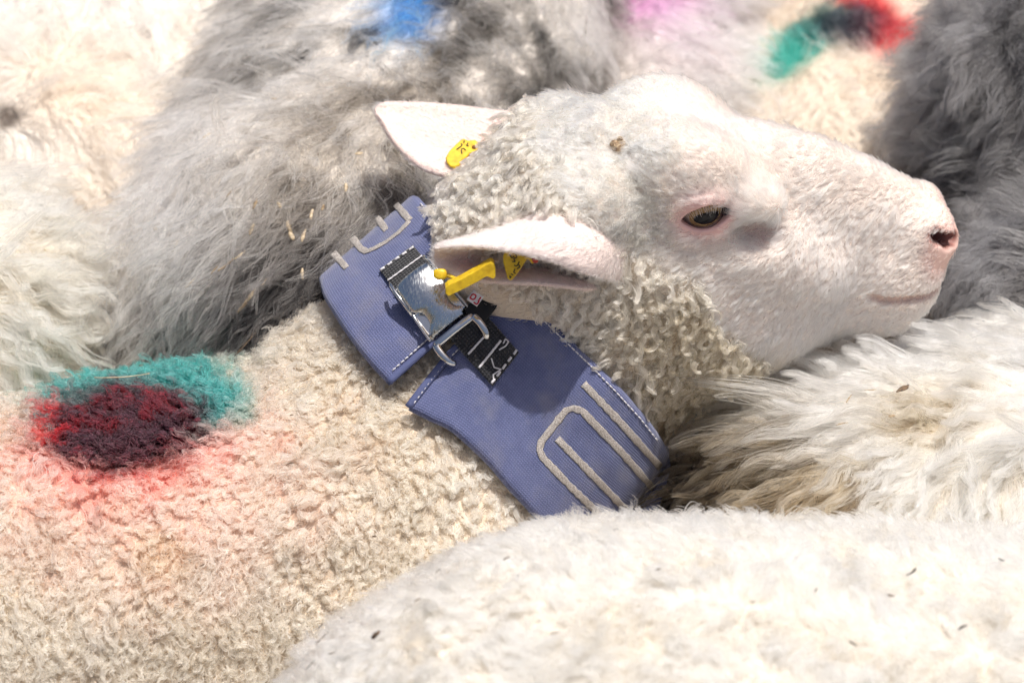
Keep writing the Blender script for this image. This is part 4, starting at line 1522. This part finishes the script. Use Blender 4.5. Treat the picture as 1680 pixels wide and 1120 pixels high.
# face hair
def face_w(cen, n):
    h = to_head(np.asarray(cen, np.float32)); f, u, al = h[:, 0], h[:, 1], np.abs(h[:, 2])
    w = in_view(cen, n) * (1 - .92 * smooth(.35, .65, wooliness(cen)))
    e = cen - hd(EYE[0], EYE[1], -EYE_L)
    eye = np.sqrt(((f - EYE[0]) / 46) ** 2 + ((u - EYE[1]) / 27) ** 2); w = w * np.where(al > 60, smooth(.95, 1.3, eye) * .999 + .001, 1)
    nose = np.sqrt(((f - 646) / 40) ** 2 + ((u - 46) / 46) ** 2); w = w * (.04 + .96 * smooth(.6, 1.25, nose))
    lip = np.abs(u - np.interp(f, [m_[0] for m_ in MOUTH[:5]], [m_[1] for m_ in MOUTH[:5]]) - 3)
    w = w * (1 - .9 * (1 - smooth(5, 11, lip)) * smooth(MOUTH[0][0] - 4, MOUTH[0][0] + 6, f))
    pit = np.sqrt(((f - 296) / 34) ** 2 + ((u - 50) / 20) ** 2); w = w * np.where(al > 60, .25 + .75 * smooth(.5, 1.1, pit), 1)
    return w


def face_comb(P, n, q):
    h = to_head(np.asarray(P, np.float32)); f, u = h[:, 0:1], h[:, 1:2]
    muzzle = smooth(240, 420, f)
    v = -HF * (.75 - .25 * muzzle) - HU * (.25 + .65 * muzzle * smooth(150, 40, u)) + HU * .5 * (1 - muzzle) * smooth(60, 130, u)
    return v + .35 * np.stack([noise(P, 70, 231), noise(P, 70, 232), noise(P, 70, 233)], -1)


def face_col(P, n, q):
    h = to_head(np.asarray(P, np.float32)); f, u, al = h[:, 0], h[:, 1], np.abs(h[:, 2])
    c = np.broadcast_to(FACE, P.shape)
    c = mixc(c, (.78, .65, .51), .5 * smooth(.1, .8, fbm(P, 80, 235)))
    c = mixc(c, (.70, .56, .40), smooth(-110, -235, u + 12 * noise(P, 50, 236)) * .85)
    eye = np.sqrt(((f - EYE[0]) / 80) ** 2 + ((u - EYE[1]) / 62) ** 2)
    c = mixc(c, (.80, .62, .58), (1 - smooth(.6, 1.2, eye)) * (al > 60) * .6)
    nose = np.sqrt(((f - 640) / 70) ** 2 + ((u - 48) / 75) ** 2)
    c = mixc(c, (.82, .60, .53), (1 - smooth(.6, 1.2, nose)) * .7)
    return c


def face_len(P, n, q):
    h = to_head(np.asarray(P, np.float32)); f, u, al = h[:, 0], h[:, 1], np.abs(h[:, 2])
    tuft = np.exp(-((f - 265) / 42) ** 2 - ((u - 92) / 30) ** 2) * (al > 60)
    return 12 + 3 * noise(P, 40, 241) + 4 * crown(P) + 14 * tuft - 6 * smooth(480, 620, f)


grow('face_hair', MAIN, hiVF, 125000, face_w, face_len, face_comb, .34, face_col, K=5, clump_gap=8.0, clump=.48, clump_pow=1.0, bend=.3, frizz=.6,
     r_root=.44, r_tip=.16, jitter=.2, material=M_HAIR, clump_jit=.15, lock_var=.2)
# ear hair
for k, (g, Vv, Ff, uvv) in enumerate(ears):
    tip = g[-1].mean(0); root = g[0].mean(0)
    grow('ear_hair', MAIN, (Vv, Ff), 16000 if k == 0 else 7000, in_view, 9.0 if k == 0 else 8.0, comb_dir(unit(tip - root), .4, 60, 251), .30,
         lambda P, n, q: np.broadcast_to(col3(.81, .70, .63), P.shape), K=4, clump_gap=6.0, clump=.35, bend=.3, frizz=.4, r_root=.36, r_tip=.12, jitter=.2, material=M_HAIR, clump_jit=.15)

# the flock
grow('fleece', FORE, FORE_G, 170000, in_view, lambda P, n, q: 34 + 14 * fbm(P, 60, 301), comb_dir(DOWN * .5 + LEFT * .35, .9, 70, 302), .72, cF, K=7, clump_gap=lambda P, n, q: np.clip(18 + 7 * fbm(P, 50, 305), 10, 27), clump=.84, clump_pow=.9, lock_var=.25,
     bend=.6, wave=2.5, wave_freq=1.2, frizz=3.0, r_root=.5, r_tip=.22, jitter=.28, clump_jit=.25)


def right_comb(P, n, q):
    v = DOWN[None] * .7 + LEFT[None] * .75 + np.array([0, -.25, 0])[None]
    w = np.stack([noise(P, 190, 311), noise(P, 190, 312), noise(P, 190, 313)], -1)
    return v + .8 * w


grow('fleece', RIGHTS, RIGHT_G, 90000, in_view, lambda P, n, q: 105 + 30 * noise(P, 120, 315), right_comb, .30, cR, K=12, clump_gap=26.0, clump=.93, clump_pow=.75, bend=.5, wave=7.0, wave_freq=1.4, lock_var=.35,
     frizz=1.8, r_root=.55, r_tip=.2, jitter=.16, material=M_LONG, clump_jit=.24)


def soil(cen, n):
    q = px_of(cen)
    m = np.maximum(blob(q, 1175, 800, 95, 85, -35, .6, cen, .4, 316, 40), .45 * blob(q, 1290, 810, 75, 40, -35, .6, cen, .4, 317, 30))
    return np.maximum(m, .30 * blob(q, 1510, 690, 48, 30, -15, .6, cen, .4, 318, 30)) * (n[:, 2] > -.2)


def soil_colour(P, n, q):
    c = mixc(np.broadcast_to(col3(.055, .042, .028), P.shape), (.17, .128, .08), smooth(1180, 1330, q[:, 0] + 40 * noise(P, 30, 319)))
    return mixc(c, (.36, .29, .20), smooth(1400, 1450, q[:, 0]))


grow('soiled_locks', RIGHTS, RIGHT_G, 9000, soil, lambda P, n, q: 88 - 35 * smooth(1400, 1450, q[:, 0]), right_comb, .40, soil_colour, K=10, clump_gap=22.0, clump=.94, clump_pow=.65, bend=.5, wave=7.0,
     wave_freq=1.5, lock_var=.8, frizz=1.4, r_root=.6, r_tip=.25, jitter=.15, material=M_LONG, clump_jit=.28)


def grey_comb(P, n, q):
    v = DOWN[None] * .75 + LEFT[None] * .5 + np.array([0, 0, .85])[None]
    w = np.stack([noise(P, 170, 321), noise(P, 170, 322), noise(P, 170, 323)], -1)
    return v + .8 * w


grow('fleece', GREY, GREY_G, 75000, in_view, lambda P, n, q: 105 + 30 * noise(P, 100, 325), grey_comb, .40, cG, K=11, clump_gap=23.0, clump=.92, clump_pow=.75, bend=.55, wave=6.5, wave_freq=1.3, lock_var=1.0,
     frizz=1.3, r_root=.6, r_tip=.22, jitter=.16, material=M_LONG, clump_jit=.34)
grow('fleece', LEFTS, LEFT_G, 45000, in_view, 95.0, comb_dir(DOWN * .9 + RIGHT * .15, .8, 120, 331), .35, cL, K=10, clump_gap=26.0, clump=.92, clump_pow=.8, lock_var=.35, bend=.5, wave=9.0, wave_freq=1.6, frizz=2.5,
     r_root=.75, r_tip=.3, jitter=.16, material=M_LONG)
grow('fleece', TOPL, TOPL_G, 34000, in_view, 85.0, comb_dir(DOWN * .7 + RIGHT * .1, 1.0, 150, 341), .45, cT, K=8, clump_gap=34.0, clump=.75, bend=.5, wave=8.0, wave_freq=1.2, frizz=3,
     r_root=.9, r_tip=.35, jitter=.2, material=M_LONG)
grow('fleece', PINKS, PINK_G, 34000, in_view, 95.0, comb_dir(DOWN * .8 + RIGHT * .5, .8, 150, 351), .35, cP, K=8, clump_gap=34.0, clump=.9, lock_var=.6, bend=.5, wave=8.0, wave_freq=1.1, frizz=3,
     r_root=.9, r_tip=.35, jitter=.18, material=M_LONG)
grow('fleece', MARKS, MARK_G, 42000, in_view, 40.0, comb_dir(DOWN * .5, 1.0, 70, 361), .7, cM, K=6, clump_gap=20.0, clump=.6, bend=.5, wave=3.0, wave_freq=1.1, frizz=3,
     r_root=.8, r_tip=.4, jitter=.25)
grow('fleece', DARK, DARK_G, 80000, in_view, 70.0, comb_dir(DOWN * .5 + LEFT * .25, .9, 100, 371), .58, cD, K=8, clump_gap=24.0, clump=.7, lock_var=.5, bend=.55, wave=5.0, wave_freq=1.2, frizz=4,
     r_root=.6, r_tip=.25, jitter=.28, material=M_LONG)
for o_, g_ in ((FARD, FARD_G), (FARD2, FARD2_G)):
    grow('fleece', o_, g_, 6000, in_view, 90.0, comb_dir(DOWN, .8, 100, 381), .4, cY, K=6, clump_gap=34.0, clump=.7, bend=.5, frizz=3, r_root=1.2, r_tip=.5, material=M_LONG)

# ------------------------------------------------------------------ straw, chaff and dirt caught in the wool
def bvh_of(VF):
    V, F = VF
    return BVHTree.FromPolygons([tuple(v) for v in V.tolist()], [tuple(f) for f in F.tolist()])


M_STRAW = mat('dry_straw', (.55, .43, .29), .7); mix_noise(M_STRAW, 500, (.40, .30, .18), (.62, .50, .35))
M_STRAWD = mat('old_straw', (.36, .25, .14), .8); mix_noise(M_STRAWD, 500, (.22, .14, .07), (.44, .33, .20))
M_BARK = mat('brown_husk', (.12, .075, .04), .8); mix_noise(M_BARK, 700, (.05, .03, .018), (.22, .14, .08))


def bit(bvh, name, label, group, x, y, length, width, ang, m, lift, bend=.15, flat=.35, taper=.5, parts=1):
    p, n = ray(bvh, x, y)
    if p is None: return None
    a = math.radians(ang); d = np.array([math.cos(a), math.sin(a), 0.0])
    d = unit(d - n * (d @ n) + n * rng.normal(0, .12)); b = np.cross(n, d)
    p = p + n * lift
    t = np.linspace(-.5, .5, 8)
    k = rng.choice([-1, 1]) * bend * (.6 + .8 * rng.random())
    P = p + d * (t * length)[:, None] + b * (k * length * (t ** 2 - .1))[:, None] + n * (rng.normal(0, .04) * length * t)[:, None]
    r = width / 2 * (1 - taper * np.abs(2 * t) ** 2.2) * (1 + .15 * rng.normal(0, 1, 8))
    pr = [tube(P, np.clip(r, .35, None), 6, flat=flat, up=n)]
    for _ in range(parts - 1):
        q0 = P[rng.integers(2, 6)]; dd = unit(d * rng.choice([-1, 1]) + b * rng.normal(0, .7) + n * .2)
        pr.append(tube(np.array([q0 + dd * s for s in np.linspace(0, length * .4, 4)]), [width * .25, width * .22, width * .15, .3], 5, flat=.6, up=n))
    V_, F_ = join(pr)
    o = mesh_obj(name, V_, F_, m, origin=p)
    return tag(o, label, name.replace('_', ' '), group)


b_grey, b_fore, b_right, b_main = bvh_of(GREY_G), bvh_of(FORE_G), bvh_of(RIGHT_G), bvh_of(loVF)
for x, y, L_, w_, a_ in ((428, 343, 30, 11, 75), (479, 383, 28, 11, -70), (485, 401, 20, 10, -60), (503, 399, 26, 8, 80), (514, 364, 24, 8, 85), (501, 460, 24, 8, -85), (407, 426, 34, 9, 30),
                         (386, 445, 46, 7, 35), (370, 455, 26, 6, 40), (423, 490, 52, 10, 48), (410, 508, 30, 7, 42), (305, 414, 28, 7, 50), (279, 388, 12, 7, -10), (254, 384, 14, 6, 60),
                         (222, 367, 16, 5, 20), (353, 246, 18, 8, 10), (375, 311, 20, 7, 70), (423, 386, 26, 8, 75), (562, 324, 18, 8, 85), (584, 273, 16, 8, 20), (466, 351, 16, 8, -60),
                         (455, 182, 16, 6, 10), (396, 330, 18, 6, 60), (330, 470, 24, 5, 40), (530, 352, 14, 7, 70), (448, 470, 26, 6, 45)):
    bit(b_grey, 'straw_chip', 'pale straw chip caught in the long wool of the grey sheep behind the collar', 'straw chips in the grey wool', x, y, L_ * rng.uniform(.6, 1.0), w_ * rng.uniform(.45, .85), a_, M_STRAW if (x + y) % 3 else M_STRAWD, 24 + 14 * rng.random())
for k, (x, y, L_, w_, a_) in enumerate(((548, 1051, 20, 4, 30), (551, 1070, 22, 4, 40), (567, 1092, 16, 5, -20), (531, 1112, 18, 5, 5), (840, 945, 14, 5, 60), (735, 965, 12, 4, -20), (1490, 965, 22, 7, 60),
                                       (1452, 1002, 14, 6, 10), (1330, 992, 12, 4, 70), (1640, 945, 16, 4, -40), (1232, 1010, 10, 4, 30), (1080, 960, 12, 4, 15), (1570, 1050, 14, 5, 40), (700, 1010, 10, 4, 80),
                                       (915, 1060, 12, 4, 10), (1390, 1075, 12, 5, -30), (1010, 900, 10, 3, 50))):
    bit(b_fore, 'dirt_fleck', 'tiny dark fleck of dirt in the short fleece of the foreground sheep', 'dirt flecks in the foreground fleece', x, y, L_ * rng.uniform(.7, 1.3), w_ * rng.uniform(.5, .9), a_, M_BARK if k % 3 else M_FLECK, 31, bend=.35, taper=.8, parts=1 + k % 2)
bit(b_fore, 'seed_husk', 'brown seed husk lying on the foreground fleece near the bottom edge', None, 636, 1064, 26, 15, -35, M_BARK, 31, bend=.08, flat=.5, taper=.7)
for x, y, L_, w_, a_ in ((1215, 700, 12, 4, 0), (1300, 706, 16, 8, -10), (1330, 692, 18, 3, 15), (1396, 680, 22, 2.5, 80), (1265, 745, 14, 4, 50), (1430, 666, 20, 3, -5), (1460, 705, 14, 5, 30), (1385, 720, 20, 3, 25), (1350, 875, 20, 6, 45)):
    bit(b_right, 'chaff_bit', 'small brown bit of chaff in the long white wool under the chin', 'chaff in the long white wool', x, y, L_, w_, a_, M_STRAWD, 32)
bit(b_right, 'bark_chip', 'dark curled bark chip on the dirty tuft of the long white wool', None, 1478, 668, 34, 11, 65, M_BARK, 36, bend=.12, taper=.75)
bit(b_main, 'grass_twig', 'thin forked grass twig on the back of the collared sheep, right of the green dye', None, 425, 586, 54, 2.6, 25, M_BARK, 32, bend=.25, parts=3, flat=.9)
bit(b_main, 'wool_thread', 'fine pale thread curling across the dark dye patch', None, 200, 650, 90, 2.0, 12, M_STRAW, 34, bend=.3, flat=1.0, taper=.3)
for x, y, L_, w_, a_ in ((482, 698, 8, 6, 50), (478, 772, 18, 4, 20), (612, 880, 8, 5, 0), (595, 772, 22, 3, 15), (440, 655, 8, 4, 80), (520, 590, 10, 3, -40), (236, 622, 10, 8, 60), (315, 588, 6, 5, 0), (330, 930, 10, 4, 30)):
    bit(b_main, 'dirt_fleck', 'tiny dark fleck of dirt in the curly wool of the collared sheep', 'dirt flecks in the curly wool', x, y, L_ * .9, w_ * .6, a_, M_BARK, 24, bend=.35, taper=.8)
